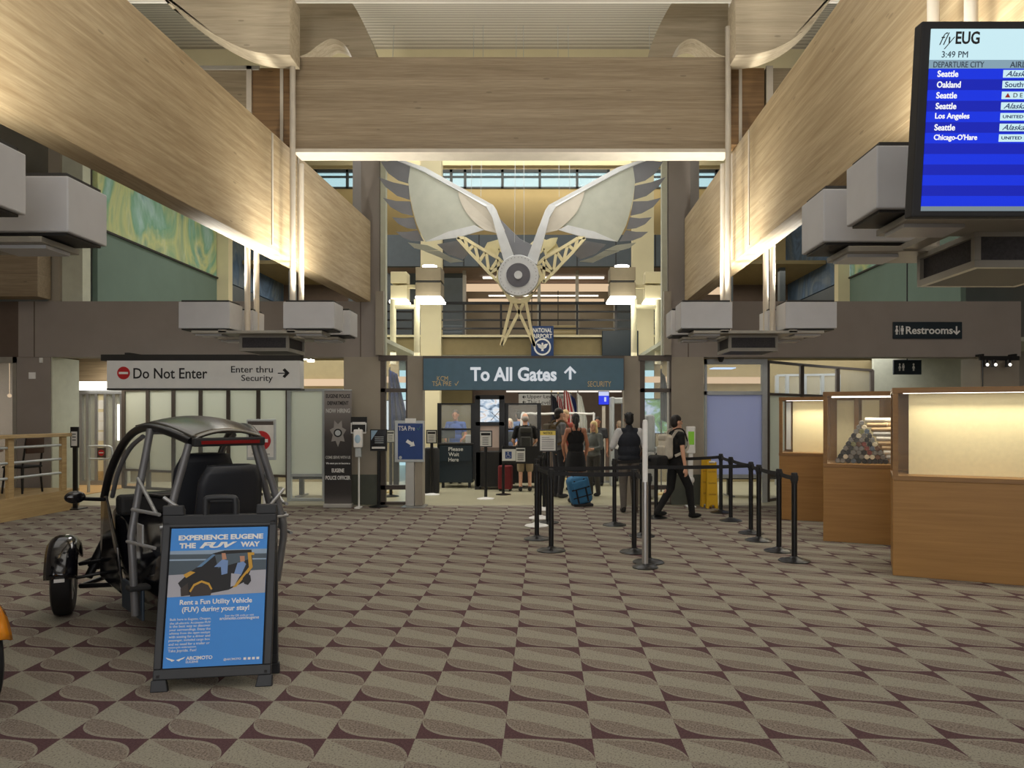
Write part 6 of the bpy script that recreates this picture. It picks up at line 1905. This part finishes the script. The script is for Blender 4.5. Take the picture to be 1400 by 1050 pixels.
# bench bases seen under the frosted panes
for pa, pb, Y, lb in ((396, 468, 15.0, 'dark bench behind the glass left of the police banner'), (300, 392, 16.4, 'dark bench behind the frosted panes near the no entry stand'), (980, 1060, 15.0, 'dark bench behind the blue frosted pane')):
    t = thing('bench', lb, 'bench', (PX((pa + pb) / 2, Y), Y, 0), 0, 'dark benches behind the glazing'); w = (PX(pb, Y) - PX(pa, Y)) / 2
    box('seat', m['blackmat'], -w, w, -.25, .25, .36, .46, t, .03); box('backrest', m['blackmat'], -w, w, .2, .28, .46, .85, t, .03)
    for x in (-w + .25, w - .25):
        box('leg', m['black'], x - .04, x + .04, -.05, .05, .03, .36, t); box('foot', m['steel'], x - .06, x + .06, -.25, .25, 0, .03, t, .004)
# no entry sign on white stand behind the vehicle
Y = 11.6
t = thing('no_entry_stand', 'no entry poster in a clear frame on a white stand', 'sign', (PX(357, Y), Y, 0)); k = Y / 1000
box('base', m['white'], -.22, .22, -.16, .16, 0, .025, t, .006); box('post', m['white'], 5 * k - .03, 5 * k + .03, 0, .05, .02, PZ(622, Y), t, .006)
box('frame', m['alum'], -20 * k, 20 * k, -.002, .03, PZ(629, Y), PZ(573, Y), t, .01)
box('poster', m['whitepaper'], -18 * k, 17 * k, -.008, -.002, PZ(625, Y), PZ(576, Y), t); box('heading_band', m['bronze'], -18 * k, 17 * k, -.010, -.008, PZ(581, Y), PZ(576, Y), t)
round_no_entry(t, (0, PZ(602.5, Y)), 13.5 * k, -.010)
text('Do not enter this lane', m['mesh_dark'], 24 * k, 2 * k, t, at=(0, -.011, PZ(620.5, Y)))
# black post sign at the cafe rail
Y = 12.9
t = thing('post_sign', 'slim white notice on a black post at the end of the cafe railing', 'sign', (PX(103, Y), Y, 0)); k = Y / 1000
box('base', m['black'], -.14, .14, -.14, .14, 0, .02, t, .004); box('post', m['black'], -.035, .035, -.02, .02, .02, PZ(611, Y), t)
box('frame', m['black'], -5.5 * k, 5.5 * k, -.03, .0, PZ(612, Y), PZ(583.5, Y), t, .004); box('paper', m['whitepaper'], -4 * k, 4 * k, -.034, -.03, PZ(609.5, Y), PZ(590, Y), t)
b = MB()
for z in (593.5, 597.5, 601.5): b.box(-2.6 * k, 2.4 * k, -.037, -.034, PZ(z + .6, Y), PZ(z - .6, Y))
b.build('text_lines', m['mesh_dark'], t)

# ------------------------------------------------------------------ cafe railing, raised deck and seating at the far left
t = thing('cafe_railing', 'wood-capped railing with steel bars round the cafe deck', 'railing', (-8.36, 12.75, 0), R(0))
L = 4.0
dx = -.045
pt = lambda s, z, o=0: (dx * s + o, -s, z)
b = MB(); b.bar(pt(-.05, .17), pt(L, .17), .14, .36); b.build('curb', m['railwood'], t)
b = MB(); b.bar(pt(-.06, 1.315), pt(L, 1.315), .16, .06); b.build('cap_rail', m['railwood'], t, bevel=.01)
for z in (1.14, .90, .66): MB().tube(pt(0, z), pt(L, z), .022, 10).build('bar', m['alum'], t, smooth=60)
for s in (.06, 1.25, 2.5, 3.7):
    b = MB(); p_ = pt(s, 0); b.box(p_[0] - .03, p_[0] + .03, p_[1] - .06, p_[1] + .06, .30, 1.29); b.build('post', m['railwood'], t, bevel=.006)
struct(box('floor_cafe', m['railwood'], -11.9, -8.56, 9.0, 13.45, 0, .32))
def cafe_chair(x, y, rz, label):
    t = thing('cafe_chair', label, 'chair', (x, y, .32), R(rz), 'dark chairs on the cafe deck')
    box('seat', m['blackmat'], -.21, .21, -.2, .2, .43, .47, t, .015)
    for sx in (-1, 1):
        for sy in (-1, 1): MB().tube((sx * .18, sy * .17, .43), (sx * .2, sy * .2, 0), .016, 8).build('leg', m['black'], t)
        MB().tube((sx * .18, -.18, .45), (sx * .17, -.25, .95), .016, 8).build('back_post', m['black'], t)
    box('backrest', plain('chair_back', rgb(70, 42, 26), .5), -.18, .18, -.265, -.235, .68, .95, t, .012)
    return t
cafe_chair(-9.0, 12.6, 80, 'dark cafe chair with brown back nearest the railing post')
cafe_chair(-9.6, 11.7, 200, 'dark cafe chair turned away beside the cafe table')
cafe_chair(-10.4, 13.0, 20, 'dark cafe chair farthest inside the deck by the window')
t = thing('cafe_table', 'small round dark table on the cafe deck', 'table', (-9.75, 12.55, .32))
MB().lathe([(.001, .70), (.36, .70), (.37, .715), (.36, .735), (.001, .735)], seg=32).build('tabletop', plain('table_wood', rgb(110, 76, 44), .45), t, smooth=40)
MB().tube((0, 0, .02), (0, 0, .70), .035, 12).build('post', m['black'], t); MB().lathe([(.001, 0), (.24, 0), (.22, .02), (.03, .04), (.001, .04)], seg=24).build('base', m['black'], t)
